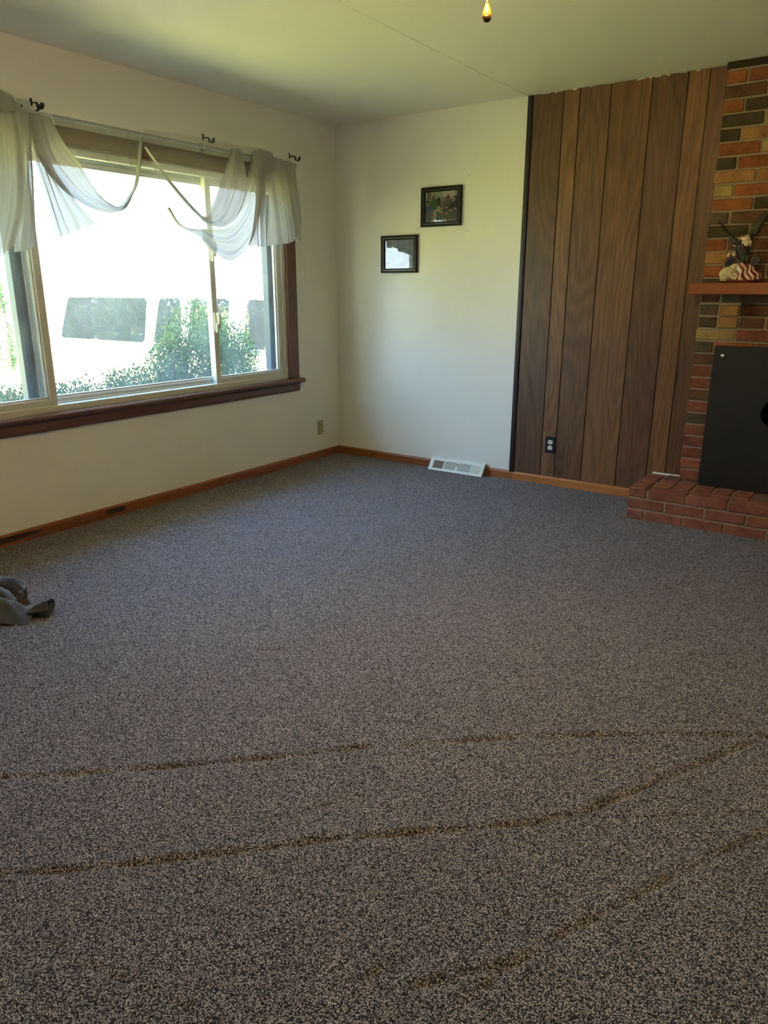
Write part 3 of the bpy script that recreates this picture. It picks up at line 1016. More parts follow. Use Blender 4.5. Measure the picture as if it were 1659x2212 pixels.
HD, ST, GAP = 0.098, 0.204, 0.0113
BH = CO - 0.0105
ROWS = {31: 'oroob', 30: 'bkobo', 29: 'odbor', 28: 'dyoob', 27: 'dtobd', 26: 'oyrbo', 25: 'dorob', 24: 'ttobo', 23: 'yobro', 22: 'odrob', 21: 'gbrbo', 20: 'dbkob', 19: 'obrob', 18: 'tbdob', 17: 'obrob', 16: 'dbbdb',
        12: 'yrrbo', 11: 'gorbo', 10: 'brrrr', 9: 'rrrrr', 8: 'rrrrr', 7: 'brrrr', 6: 'rrrrr', 5: 'grrrr', 4: 'rrrrr', 3: 'rrrrr', 2: 'rrrrr', 1: 'rrrrr', 0: 'rrrrr'}
OPX0, OPX1 = 2.905, 3.475
# mortar core (with firebox and the niche under the mantel left open)
mm = MB()
yb, yf = -0.001, FY + 0.008
zt = H - 0.001
def mbox(x0, x1, z0, z1, yf_=yf):
    mm.box((x0, yf_, z0), (x1, yb, z1))
zn0, zn1 = J0 + 14 * CO, J0 + 16 * CO
mbox(BX0 + .003, OPX0 + .004, 0.02, zn0)
mbox(OPX1 - .004, BX1 - .003, 0.02, zn0)
mbox(OPX0 + .004, OPX1 - .004, J0 + 11 * CO, zn0)
mbox(BX0 + .003, 2.918, zn0, zn1)
mbox(3.44, BX1 - .003, zn0, zn1)
mbox(2.918, 3.44, zn0, zn1, -0.014)
mbox(BX0 + .003, BX1 - .003, zn1, zt)
breast = mm.build('chimney_breast', M_mortar)
adopt(fire, breast)
mm = MB()
mm.box((OPX0 + .004, -0.0006, 0.187), (OPX1 - .004, -0.0002, J0 + 11 * CO))
adopt(fire, mm.build('firebox', M_fireboxshade))  # flat dark sheet standing in for the unlit firebox cavity
D0 = 0.071
yc = FY + D0 / 2
for k in range(33):
    z0 = J0 + k * CO + 0.0055
    h = BH
    zc = z0 + h / 2
    if k == 32:
        h = zt - z0 - 0.0005
        zc = z0 + h / 2
        x = BX0 - 0.002
        for L in (ST, ST, ST, ST, HD):
            brick((x + L / 2, yc, zc), (L + 0.008, D0, h), 'k', breast)
            x += L + GAP
        continue
    if k in (13, 14, 15):
        code = {15: 'bg', 14: 'gt', 13: 'dt'}[k]
        # the column beside the niche, its inner headers standing proud
        brick((BX0 + HD / 2 + 0.004, yc + 0.002, zc), (HD, D0 - 0.004, h), code[0], breast)
        brick((BX0 + HD * 1.5 + 0.016, yc - (0.010 if k < 15 else 0.0), zc - (0.004 if k == 14 else 0)), (HD + 0.002, D0, h), code[1], breast)
        x = BX0 + 2 * HD + 0.030
        if k == 13:
            for L, c_ in ((ST * 0.6, 'b'), (ST, 'o'), (ST, 'r'), (HD * 0.6, 'b')):
                brick((x + L / 2, yc, zc), (L, D0, h), c_, breast)
                x += L + GAP
        else:
            for L, c_ in ((ST, 'b'), (ST, 'd')):
                brick((x + L / 2 + (0.05 if k == 15 else 0), -0.022 + 0.008, zc), (L, 0.024, h), c_, breast)
                x += L + GAP
        brick((BX1 - HD / 2 - 0.004, yc, zc), (HD, D0, h), 'r', breast)
        brick((BX1 - HD * 1.5 - 0.016, yc, zc), (HD, D0, h), 'o', breast)
        continue
    if k < 11:          # jamb bricks either side of the firebox
        for a, b in ((BX0, OPX0), (OPX1, BX1)):
            brick(((a + b) / 2 + R.uniform(-0.003, 0.003), yc + R.uniform(-0.0015, 0.0015), zc), (b - a, D0, h), ROWS[k][0], breast)
        continue
    seq = (HD, ST, ST, ST, ST) if k % 2 else (ST, ST, ST, ST, HD)
    x = BX0
    for L, c_ in zip(seq, ROWS[k]):
        a, b = x, x + L
        x += L + GAP
        jx = R.uniform(-0.004, 0.003) if a == BX0 else 0.0
        Lx = b - a
        brick(((a + b) / 2 + jx, yc + R.uniform(-0.0015, 0.0015), zc), (Lx, D0, h), c_, breast)

# hearth
HX0, HX1, HYF, HZ = 2.515, 3.845, -0.460, 0.187
mm = MB()
mm.box((HX0 + .006, HYF + .006, -0.01), (HX1 - .006, -0.0005, HZ - 0.007))
hearth = mm.build('hearth', M_mortar)
adopt(fire, hearth)
bh = 0.0555
zt1, zt2, zt3 = HZ - bh / 2, HZ - 0.0665 - bh / 2, HZ - 0.133 - bh / 2
dp = 0.098
hr = lambda: R.choice('hhhhhm')
for y0, y1 in ((-0.46, -0.259), (-0.248, -0.045)):          # end bricks, laid front to back
    brick((HX0 + dp / 2, (y0 + y1) / 2, zt1), (dp, y1 - y0, bh), 'h', hearth)
    brick((HX1 - dp / 2, (y0 + y1) / 2, zt1), (dp, y1 - y0, bh), 'h', hearth)
x = 2.628
while x < HX1 - dp - 0.05:
    L = min(ST + 0.001, HX1 - dp - 0.012 - x)
    brick((x + L / 2, HYF + dp / 2, zt1), (L, dp, bh), 'h', hearth)
    x += L + GAP
x = 2.627
while x < HX1 - dp - 0.05:
    L = min(0.094, HX1 - dp - 0.012 - x)
    brick((x + L / 2, -0.352 + 0.0965, zt1 - R.uniform(0, 0.002)), (L, 0.193, bh), hr(), hearth)
    yb0 = -0.147
    yb1 = -0.018 if x < 2.66 else FY - 0.004
    brick((x + L / 2, (yb0 + yb1) / 2, zt1 - R.uniform(0, 0.002)), (L, yb1 - yb0, bh), hr(), hearth)
    x += 0.1055
x = HX0
while x < HX1 - 0.03:
    L = min(ST, HX1 - x)
    brick((x + L / 2, HYF + dp / 2, zt2), (L, dp, bh), hr(), hearth)
    x += L + GAP
x = HX0
first = True
while x < HX1 - 0.03:
    L = min(HD if first else ST, HX1 - x)
    first = False
    brick((x + L / 2, HYF + dp / 2, zt3), (L, dp, bh), hr(), hearth)
    x += L + GAP
for zz, ys in ((zt2, ((-0.352, -0.254), (-0.243, -0.040))), (zt3, ((-0.352, -0.150), (-0.139, -0.020)))):
    for y0, y1 in ys:
        brick((HX0 + dp / 2, (y0 + y1) / 2, zz), (dp, y1 - y0, bh), 'h', hearth)
        brick((HX1 - dp / 2, (y0 + y1) / 2, zz), (dp, y1 - y0, bh), 'h', hearth)
# pale caulk line where the hearth meets the panelling
mm = MB().cbox((HX0 + 0.01, -0.016, HZ - 0.008), (2.692, -0.0085, HZ + 0.004), 0.002)
adopt(fire, mm.build('caulk_line', M_wall))
# mantel shelf
mm = MB().cbox((2.662 - 3.18, -0.205, 1.268), (3.71 - 3.18, -0.018, 1.330), 0.004)
mo = mm.build('mantel_shelf', M_mantel)
mo.location = (3.18, 0, 0)
adopt(fire, mo)

# ------------------------------------------------------------------ black cover plate in front of the firebox
PX0, PX1, PZ0, PZ1, PY = 2.832, 3.548, 0.1885, 0.990, -0.178
cov = thing('fireplace_cover', 'black metal fireplace cover plate with round pipe hole standing on the hearth', 'cover', (3.19, PY, PZ0))
hc, hr_ = (3.19, 0.640), 0.078
N = 40
ring_in, ring_out = [], []
for k in range(N):
    a = 2 * math.pi * k / N
    ca, sa = math.cos(a), math.sin(a)
    ring_in.append((hc[0] + hr_ * ca, hc[1] + hr_ * sa))
    ts = []
    if abs(ca) > 1e-9:
        ts.append(((PX1 if ca > 0 else PX0) - hc[0]) / ca)
    if abs(sa) > 1e-9:
        ts.append(((PZ1 if sa > 0 else PZ0) - hc[1]) / sa)
    tq = min(ts)
    ring_out.append((hc[0] + tq * ca, hc[1] + tq * sa))
# snap nearest outer points to the corners
for cxn, czn in ((PX0, PZ0), (PX1, PZ0), (PX1, PZ1), (PX0, PZ1)):
    j = min(range(N), key=lambda q: (ring_out[q][0] - cxn) ** 2 + (ring_out[q][1] - czn) ** 2)
    ring_out[j] = (cxn, czn)
vs = []
for yy in (PY, PY + 0.006):
    vs += [(a, yy, b) for a, b in ring_in] + [(a, yy, b) for a, b in ring_out]
fs = []
for k in range(N):
    q = (k + 1) % N
    fs += [(k, q, N + q, N + k), (2 * N + k, 3 * N + k, 3 * N + q, 2 * N + q), (k, 2 * N + k, 2 * N + q, q), (N + k, N + q, 3 * N + q, 3 * N + k)]
mm = MB().add(vs, fs)
adopt(cov, mm.build('plate', M_blackmetal))
mm = MB()
mm.cbox((PX0, PY + 0.004, PZ0), (PX0 + 0.004, PY + 0.092, PZ1), 0.001)
mm.cbox((PX1 - 0.004, PY + 0.004, PZ0), (PX1, PY + 0.092, PZ1), 0.001)
mm.cbox((PX0, PY + 0.004, PZ1 - 0.004), (PX1, PY + 0.092, PZ1), 0.001)
adopt(cov, mm.build('flange', M_blackmetal))
mm = MB().box((hc[0] - .1, PY + 0.03, hc[1] - .1), (hc[0] + .1, PY + 0.034, hc[1] + .1))
adopt(cov, mm.build('hole_shade', plain('pipe_hole_black', (0.002, 0.002, 0.002, 1), 0.95, 0.1, spec=0.0)))  # near-black sheet standing in for the darkness inside the hole
for kx in (2.882, 3.498):
    mm = MB().lathe([(0.005, 0.0), (0.005, 0.008), (0.010, 0.010), (0.0125, 0.015), (0.0115, 0.021), (0.006, 0.024)], n=18, M=Matrix.Translation((kx, PY, 0.941)) @ Matrix.Rotation(math.radians(90), 4, 'X'))
    adopt(cov, mm.build('knob', M_steel, None, True))

# ------------------------------------------------------------------ eagle figurine on the mantel
U = 0.0023
EO = Vector((2.908, -0.125, 1.330))
eag = thing('eagle_figurine', 'bald eagle figurine with raised wings and draped striped flag on the mantel', 'figurine', EO)


def E(px, py, d=0.0):
    """figurine drawing units (across, up, towards the room) to metres"""
    return Vector(((px - 1604) * U, -d * U, (606 - py) * U)) + EO


M_feather = plain('dark_feathers', (0.016, 0.014, 0.012, 1), 0.4, 0.4, 90, 0.6, 300, coat=0.2)
M_wing = plain('wing_feathers', (0.045, 0.042, 0.024, 1), 0.5, 0.35, 60, 0.4, 260)
M_cream = plain('cream_resin', (0.62, 0.52, 0.30, 1), 0.45, 0.2, 70, 0.5, 180)
M_headf = plain('ivory_feathers', (0.78, 0.66, 0.42, 1), 0.5, 0.2, 90, 0.5, 260)
M_beak = plain('beak', (0.55, 0.25, 0.06, 1), 0.35, 0.15)
M_redw = plain('mahogany_base', (0.20, 0.028, 0.020, 1), 0.25, 0.15, coat=0.4)
M_navy = plain('navy_resin', (0.008, 0.010, 0.022, 1), 0.35, 0.2)
M_red = plain('flag_red', (0.24, 0.010, 0.014, 1), 0.4, 0.15)
M_white = plain('flag_cream', (0.74, 0.60, 0.44, 1), 0.45, 0.1)
M_pole = plain('flag_pole_wood', (0.22, 0.10, 0.035, 1), 0.4, 0.1)
mm = MB().lathe([(44, 1.6), (47, 2.2), (48, 3.6), (46, 4.6), (44, 5.0), (44, 6.4), (42, 7.2)], n=40, sx=U, sy=U * 0.62, c=(0, 0, 0))
mm.v = [(x + EO.x, y + EO.y, EO.z + z * U if z > 0.05 else EO.z + z * U) for x, y, z in mm.v]
adopt(eag, mm.build('wooden_base', M_redw, None, True))
mm = MB()
for a in (25, 155, 205, 335):
    mm.ball(E(1604 + 40 * math.cos(math.radians(a)), 605.1, 22 * math.sin(math.radians(a))), (3.2 * U, 3.2 * U, 0.95 * U), 10, 6)
adopt(eag, mm.build('base_foot', M_darkhole, None, True))


def rocky(seed):
    rr = random.Random(seed)
    dirs = [(Vector((rr.gauss(0, 1), rr.gauss(0, 1), rr.gauss(0, 1))).normalized(), rr.uniform(0.78, 1.0)) for _ in range(16)]

    def fn(d):
        k = 1.25
        for n_, h_ in dirs:
            c = d.dot(n_)
            if c > 0.15:
                k = min(k, h_ / c)
        return k
    return fn


mm = MB()
for (x, y, d, a, b, c, s_) in ((1578, 586, 12, 17, 15, 13, 1), (1588, 578, 8, 15, 13, 18, 2), (1610, 584, -4, 22, 16, 20, 3), (1632, 592, -2, 16, 12, 9, 4), (1572, 595, 16, 12, 10, 7, 5), (1596, 595, 18, 14, 8, 7, 6)):
    mm.ball(E(x, y, d), (a * U, b * U, c * U), 18, 12, rocky(s_))
adopt(eag, mm.build('rock', M_cream))
# body, one deformed surface leaning to the left, with feather relief
def bodyf(d):
    return 1.0 + 0.05 * math.sin(14 * math.atan2(d.y, d.x)) * math.sin(11 * d.z)


prof = [((1604, 566, 4), 6), ((1605, 556, 5), 11), ((1604, 544, 6), 14), ((1601, 532, 7), 15), ((1599, 522, 8), 14), ((1600, 514, 8), 10.5), ((1602, 508, 8), 8)]
P = []
for t_ in range(25):
    q = crom([E(*a) for a, _ in prof], t_ / 24)
    rr_ = crom([(r, 0, 0) for _, r in prof], t_ / 24).x * U
    row = []
    for k in range(29):
        a = 2 * math.pi * k / 28
        f = 1 + 0.055 * math.sin(7 * a + (math.pi if t_ % 2 else 0)) * (1 if t_ % 2 else -1)
        row.append((q.x + rr_ * math.cos(a) * f, q.y + rr_ * math.sin(a) * f * 0.9, q.z + 0.0012 * math.sin(14 * a + t_)))
    P.append(row)
adopt(eag, MB().grid(P).build('body', M_feather, None, True))
# head
mm = MB()
mm.ball(E(1605, 509, 9), (10 * U, 9.5 * U, 9.5 * U), 18, 12)
mm.ball(E(1600, 507.5, 10), (7 * U, 6.5 * U, 6 * U), 14, 9)
for k in range(54):
    a = R.uniform(0, 2 * math.pi)
    b = R.uniform(0.05, 1.25)
    p0 = E(1606 + 8 * math.cos(a), 512 + 2 * b, 9 + 8 * math.sin(a))
    p1 = p0 + Vector((2.6 * math.cos(a) * U + 1.2 * U, -2.6 * math.sin(a) * U, -(5 + 6 * b) * U))
    mm.tube([p0, (p0 + p1) / 2 + Vector((math.cos(a), -math.sin(a), 0)) * U, p1], [2.4 * U, 2.2 * U, 0.4 * U], 6)
adopt(eag, mm.build('head', M_headf, None, True))
mm = MB().tube([E(1598, 504.5, 12), E(1593.5, 504, 12.5), E(1591, 507, 12.5), E(1591.5, 512, 12.5)], [3.4 * U, 3.0 * U, 2.2 * U, 0.5 * U], 8)
mm.tube([E(1598, 508.5, 12), E(1594.5, 509.5, 12.2)], [2.2 * U, 0.9 * U], 8)
adopt(eag, mm.build('beak', M_beak, None, True))
mm = MB().ball(E(1601.5, 503.8, 16.2), 1.4 * U, 8, 6)
mm.ball(E(1602.5, 502.2, 16.0), (3.0 * U, 0.9 * U, 0.8 * U), 8, 5)
adopt(eag, mm.build('eye', M_darkhole, None, True))


def feather(mm, base, tip, wid, nrm, bend=0.12):
    base, tip = Vector(base), Vector(tip)
    d = tip - base
    s_ = d.cross(Vector(nrm)).normalized()
    n_ = s_.cross(d).normalized()
    L = d.length
    rows = []
    for i in range(6):
        t_ = i / 5
        wq = wid * (0.45, 0.85, 1.0, 0.95, 0.7, 0.12)[i]
        c = base + d * t_ + n_ * (bend * L * math.sin(math.pi * t_) * 0.5)
        rows.append([c - s_ * wq, c + n_ * wq * 0.35, c + s_ * wq, c - n_ * wq * 0.15, c - s_ * wq])
    mm.grid(rows)


# far wing, spread broad side on
fan = []
for k in range(9):
    t_ = k / 8
    b = E(1612 + 5 * t_, 508 - 4 * t_ - 14 * (1 - t_), -4)
    tip = E(1614 + 29 * t_ + (1 - t_) * 2, 470 - 23 * math.sin(t_ * 1.7) + (2 if k % 2 else 0), -10 - 3 * t_)
    mm = MB()
    feather(mm, b, tip, 3.6 * U, (0.1, -1, 0.1))
    adopt(eag, mm.build('wing_feather', M_wing, None, True))
for k in range(7):
    t_ = k / 6
    mm = MB()
    feather(mm, E(1612 + 6 * t_, 512 - 8 * t_, -2), E(1613 + 16 * t_, 486 - 6 * t_, -5), 4.0 * U, (0.1, -1, 0.1))
    adopt(eag, mm.build('wing_feather', M_wing, None, True))
mm = MB().tube([E(1606, 521, 2), E(1612, 508, -1), E(1618, 496, -3)], [7 * U, 6 * U, 2.5 * U], 10)
adopt(eag, mm.build('shoulder', M_feather, None, True))
# near wing, seen almost edge on
for k in range(7):
    t_ = k / 6
    mm = MB()
    feather(mm, E(1584 - 12 * t_, 514 - 10 * t_, 4 + 3 * t_), E(1560 - 20 * t_, 496 - 31 * t_, 8 + 16 * t_), 2.4 * U, (0.55, -0.4, 0.75))
    adopt(eag, mm.build('wing_feather', M_wing, None, True))
mm = MB().tube([E(1598, 520, 8), E(1585, 514, 8), E(1574, 505, 7), E(1560, 490, 6)], [7 * U, 6.5 * U, 4.5 * U, 1.5 * U], 10)
adopt(eag, mm.build('shoulder', M_feather, None, True))
# legs and talons
mm = MB()
for dx in (0, 9):
    mm.tube([E(1604 + dx, 546, 14), E(1606 + dx, 556, 15), E(1607 + dx, 566, 15)], [5 * U, 4 * U, 2.4 * U], 8)
adopt(eag, mm.build('leg', M_wing, None, True))
# striped flag, stripe by stripe over a folded sheet
def flag_point(u, v):
    top = crom([(1584, 577, 20), (1592, 570, 23), (1602, 563, 22), (1614, 563, 20), (1626, 569, 16), (1638, 578, 12)], u)
    bot = crom([(1590, 590, 22), (1602, 599, 26), (1616, 600, 27), (1630, 599, 24), (1642, 599, 19), (1652, 598, 13)], u)
    p = top.lerp(bot, v)
    wob = 2.6 * math.sin(9 * v + 10 * u)
    dep = 3.0 * math.sin(16 * u + 4 * v)
    return E(p.x + wob, p.y + 1.2 * math.sin(12 * u), p.z + dep)


NS = 11
for s_ in range(NS):
    rows = []
    for i in range(4):
        u = (s_ + i / 3) / NS
        rows.append([flag_point(u, j / 12) + Vector((0, -(0.7 * U if s_ % 2 else 0), 0)) for j in range(13)])
    adopt(eag, MB().grid(rows).build('flag_stripe', M_red if s_ % 2 == 0 else M_white, None, True))
def canton(cx_, cy_, d, w_, h_, ang, seed):
    rr2 = random.Random(seed)
    ca, sa = math.cos(ang), math.sin(ang)
    def Q(u, v):
        a, b = (u - .5) * w_, (v - .5) * h_
        return E(cx_ + a * ca - b * sa, cy_ + a * sa + b * ca, d + 2.5 * math.sin(5 * u + 2 * v))
    rows = [[Q(i / 8, j / 8) for j in range(9)] for i in range(9)]
    cn = MB().grid(rows).build('flag_canton', M_navy, None, True)
    adopt(eag, cn)
    sm = MB()
    for i in range(5):
        for j in range(4):
            p = Q((i + 0.6 + 0.3 * (j % 2)) / 5.6, (j + 0.6) / 4.2) + Vector((0, -0.4 * U, 0))
            r_ = 0.95 * U
            pts = []
            for k in range(10):
                a = math.pi / 2 + k * math.pi / 5
                q = r_ * (1 if k % 2 == 0 else 0.45)
                pts.append((p.x + q * math.cos(a), p.z + q * math.sin(a)))
            sm.prism(pts, p.y - 0.5 * U, p.y + 0.1 * U, 'y')
    so = sm.build('star', M_white)
    adopt(eag, so)


canton(1584, 559, 19, 26, 24, 0.35, 1)
canton(1630, 556, 6, 20, 15, -0.5, 2)
mm = MB().tube([E(1569, 537, 18), E(1596, 556, 22), E(1622, 574, 22)], 1.1 * U, 8)
mm.ball(E(1569, 536.5, 18), 2.2 * U, 8, 6)
adopt(eag, mm.build('flag_pole', M_pole, None, True))
mm = MB().tube([E(1636, 530, 4), E(1624, 556, 8), E(1616, 574, 10)], 0.9 * U, 8)
adopt(eag, mm.build('flag_pole', M_pole, None, True))
for x, y in ((1574, 544), (1585, 542)):
    mm = MB().ball(E(x, y, 19), (3.6 * U, 3 * U, 5 * U), 10, 7, rocky(int(x)))
    adopt(eag, mm.build('tassel', M_headf, None, True))
mm = MB().tube([E(1580, 522.5, 10), E(1586, 524.5, 11)], [1.2 * U, 1.8 * U], 6)
adopt(eag, mm.build('white_plume', M_headf, None, True))

# ------------------------------------------------------------------ picture frames
M_frame = plain('black_brown_frame', (0.012, 0.008, 0.007, 1), 0.5, 0.2, spec=0.15)
M_lip = plain('silver_lip', (0.22, 0.20, 0.17, 1), 0.3, 0.1, metallic=0.6)
M_print = attr_mat('photo_print', 0.5)


def paint_group(u, v):
    """the printed snapshot: a group round a dark table, blocked in as flat patches (u right, v down)"""
    c = (0.34, 0.33, 0.24)
    if v < 0.25:
        c = (0.40, 0.38, 0.27)
        if u < 0.05: c = (0.62, 0.60, 0.48)
        elif u < 0.17: c = (0.20, 0.13, 0.07)
        elif 0.20 < u < 0.5: c = (0.33, 0.36, 0.27)
        elif 0.52 < u < 0.9: c = (0.66, 0.66, 0.40)
        elif u >= 0.9: c = (0.25, 0.27, 0.20)
    def el(cx_, cy_, rx_, ry_, col):
        nonlocal c
        if ((u - cx_) / rx_) ** 2 + ((v - cy_) / ry_) ** 2 < 1:
            c = col
    el(0.42, 0.34, 0.10, 0.14, (0.025, 0.025, 0.022)); el(0.62, 0.33, 0.09, 0.14, (0.03, 0.03, 0.025)); el(0.92, 0.28, 0.13, 0.10, (0.03, 0.03, 0.025))
    el(0.70, 0.36, 0.09, 0.22, (0.13, 0.12, 0.12)); el(0.69, 0.20, 0.045, 0.08, (0.22, 0.10, 0.06))
    el(0.55, 0.46, 0.11, 0.18, (0.16, 0.14, 0.13)); el(0.54, 0.27, 0.085, 0.10, (0.30, 0.27, 0.24)); el(0.54, 0.31, 0.055, 0.08, (0.30, 0.14, 0.09))
    el(0.26, 0.42, 0.12, 0.22, (0.045, 0.13, 0.03)); el(0.26, 0.22, 0.05, 0.10, (0.05, 0.03, 0.02)); el(0.26, 0.22, 0.035, 0.075, (0.26, 0.13, 0.08))
    el(0.88, 0.46, 0.12, 0.18, (0.05, 0.045, 0.045)); el(0.86, 0.28, 0.06, 0.06, (0.35, 0.33, 0.27)); el(0.86, 0.32, 0.05, 0.07, (0.32, 0.16, 0.10))
    if v > 0.62 + 0.04 * (u - 0.5) and u > 0.3: c = (0.095, 0.105, 0.070)
    el(0.66, 0.60, 0.13, 0.14, (0.06, 0.065, 0.045)); el(0.65, 0.48, 0.05, 0.04, (0.02, 0.02, 0.02)); el(0.65, 0.53, 0.045, 0.06, (0.34, 0.19, 0.12))
    for a, b in ((0.36, 0.62), (0.44, 0.64), (0.52, 0.68), (0.66, 0.72), (0.77, 0.64), (0.41, 0.52), (0.90, 0.58), (0.52, 0.56)):
        el(a, b, 0.05, 0.028, (0.46, 0.30, 0.18))
    el(0.11, 0.58, 0.13, 0.18, (0.05, 0.09, 0.22)); el(0.12, 0.86, 0.12, 0.24, (0.11, 0.11, 0.13)); el(0.08, 0.37, 0.055, 0.09, (0.28, 0.14, 0.09)); el(0.08, 0.31, 0.05, 0.04, (0.02, 0.015, 0.01))
    el(0.31, 0.75, 0.025, 0.18, (0.42, 0.35, 0.20)); el(0.25, 0.72, 0.035, 0.14, (0.20, 0.16, 0.12))
    if v > 0.91 and u > 0.2: c = (0.50, 0.52, 0.58) if (u < 0.36 or 0.42 < u < 0.66) else (0.16, 0.15, 0.13)  # pale bottom strip is the glass reflection, painted into the print
    return tuple(min(0.95, x * 1.9) for x in c) + (1,)


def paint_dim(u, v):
    """the other print, its subject unknown: pale grey ripples"""
    k = 0.26 + 0.05 * math.sin(9 * u + 3 * math.sin(7 * v)) * math.sin(8 * v + 2)  # tone kept pale to lift the window's reflection towards white
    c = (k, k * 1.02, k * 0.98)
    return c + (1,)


def picture(x0, x1, z0, z1, label, fn, tilt=0.0):
    t = thing('picture_frame', label, 'picture', ((x0 + x1) / 2, 0, z0))
    def ring(b0, b1, y0, y1):
        mm = MB()
        a = [(x0 + b0, z0 + b0), (x1 - b0, z0 + b0), (x1 - b0, z1 - b0), (x0 + b0, z1 - b0)]
        b = [(x0 + b1, z0 + b1), (x1 - b1, z0 + b1), (x1 - b1, z1 - b1), (x0 + b1, z1 - b1)]
        vs = [(p, y0, q) for p, q in a] + [(p, y1, q) for p, q in a] + [(p, y0, q) for p, q in b] + [(p, y1, q) for p, q in b]
        fs = []
        for i in range(4):
            j = (i + 1) % 4
            fs += [(i, j, 4 + j, 4 + i), (8 + i, 12 + i, 12 + j, 8 + j), (4 + i, 4 + j, 12 + j, 12 + i), (i, 8 + i, 8 + j, j)]
        mm.add(vs, fs)
        return mm
    mm = ring(0.0, 0.016, -0.001, -0.021)
    mm2 = ring(0.019, 0.030, -0.001, -0.017)
    mm.add(mm2.v, mm2.f)
    mm2 = ring(0.015, 0.020, -0.001, -0.014)
    mm.add(mm2.v, mm2.f)
    adopt(t, mm.build('frame', M_frame))
    adopt(t, ring(0.0165, 0.0185, -0.0135, -0.0185).build('silver_line', M_lip))
    nx_, nz_ = 84, 66
    mm = MB()
    bx = 0.029
    for j in range(nz_ + 1):
        for i in range(nx_ + 1):
            u, v = i / nx_, j / nz_
            mm.v.append((x0 + bx + (x1 - x0 - 2 * bx) * u, -0.006, z1 - bx - (z1 - z0 - 2 * bx) * v))
            mm.col.append(fn(u, v))
    for j in range(nz_):
        for i in range(nx_):
            a = j * (nx_ + 1) + i
            mm.f.append((a, a + nx_ + 1, a + nx_ + 2, a + 1))
            mm.mi.append(0)
    adopt(t, mm.build('print', M_print, fixn=False))
    gx = 0.028
    mm = MB().add([(x0 + gx, -0.0095, z0 + gx), (x1 - gx, -0.0095, z0 + gx), (x1 - gx, -0.0095, z1 - gx), (x0 + gx, -0.0095, z1 - gx)], [(0, 1, 2, 3)])
    adopt(t, mm.build('glass', M_picglass, fixn=False))
    return t


picture(0.772, 1.090, 1.711, 1.965, 'upper black picture frame with a group photo of people round a table', paint_group)
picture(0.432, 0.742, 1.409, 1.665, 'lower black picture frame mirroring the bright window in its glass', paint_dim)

# ------------------------------------------------------------------ heat register
RX0, RX1 = 0.912, 1.360
reg = thing('heat_register', 'white metal baseboard heat register with sloped grille', 'register', ((RX0 + RX1) / 2, -0.04, 0.0))
y_b, y_t, z_t = -0.088, -0.034, 0.076
mm = MB()
prof = [(-0.0006, 0.0), (y_b + 0.004, 0.0), (y_t + 0.004, z_t), (-0.018, z_t + 0.007), (-0.0006, z_t + 0.007)]
for xa in (RX0 + 0.004, RX1 - 0.006):
    mm.prism([(a, b) for a, b in prof], xa, xa + 0.002, 'x')
adopt(reg, mm.build('end_cap', M_registerside))
mm = MB()
mm.prism([(-0.0006, z_t + 0.003), (-0.018, z_t + 0.003), (y_t, z_t - 0.003), (y_t - 0.002, z_t + 0.001), (-0.018, z_t + 0.008), (-0.0006, z_t + 0.008)], RX0, RX1, 'x')
adopt(reg, mm.build('top_cap', M_register))
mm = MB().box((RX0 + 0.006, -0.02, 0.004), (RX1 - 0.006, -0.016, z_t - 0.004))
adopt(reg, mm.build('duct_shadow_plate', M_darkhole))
# sloped face: frame bars and four grilles
d_ = Vector((0, y_t - y_b, z_t)).normalized()
n_ = Vector((0, -d_.z, d_.y))
Lf = math.hypot(y_t - y_b, z_t)


def F(x, s_, o_):
    return Vector((x, y_b, 0.001)) + d_ * s_ + n_ * o_


def fbar(mm, x0, x1, s0, s1, o0=0.0, o1=0.003):
    vs = [F(x, s_, o_) for o_ in (o0, o1) for x, s_ in ((x0, s0), (x1, s0), (x1, s1), (x0, s1))]
    mm.add(vs, [(0, 3, 2, 1), (4, 5, 6, 7), (0, 1, 5, 4), (1, 2, 6, 5), (2, 3, 7, 6), (3, 0, 4, 7)])


W_ = RX1 - RX0
xs = [0.030, 0.118, 0.126, 0.222, 0.238, 0.345, 0.354, 0.424]
mm = MB()
fbar(mm, RX0, RX1, 0, 0.016)
fbar(mm, RX0, RX1, Lf - 0.014, Lf)
for a, b in ((0, xs[0]), (xs[1], xs[2]), (xs[3], xs[4]), (xs[5], xs[6]), (xs[7], W_)):
    fbar(mm, RX0 + a, RX0 + b, 0.0155, Lf - 0.0135)
adopt(reg, mm.build('face_frame', M_register))
for g in range(4):
    a, b = RX0 + xs[2 * g], RX0 + xs[2 * g + 1]
    if g in (1, 2):
        for k in range(8):
            s0 = 0.017 + k * (Lf - 0.031) / 8
            mm = MB()
            fbar(mm, a, b, s0, s0 + 0.0042, -0.002, 0.0015)
            adopt(reg, mm.build('louvre', M_register))
    else:
        mm = MB()
        n2 = 20
        for k in range(n2):
            x0 = a + (k + 0.3) * (b - a) / n2
            fbar(mm, x0, x0 + 0.0021, 0.015, Lf - 0.013, -0.002, 0.001)
        for k in range(5):
            s0 = 0.020 + k * (Lf - 0.036) / 5
            fbar(mm, a, b, s0, s0 + 0.001, -0.0025, 0.0)
        adopt(reg, mm.build('fine_grille', M_registerside if g == 0 else M_register))
mm = MB()
c0 = F(RX0 + 0.229, Lf * 0.70, 0.003)
mm.tube([c0, c0 + n_ * 0.010, c0 + n_ * 0.012 + Vector((0.010, 0, 0.002))], 0.0032, 8)
mm.tube([c0 + Vector((-0.012, 0, 0.001)) + n_ * 0.002, c0 + Vector((0.014, 0, -0.001)) + n_ * 0.002], 0.003, 8)
mm.tube([c0 - d_ * 0.014 + n_ * 0.002, c0 + d_ * 0.004 + n_ * 0.002], 0.0025, 8)
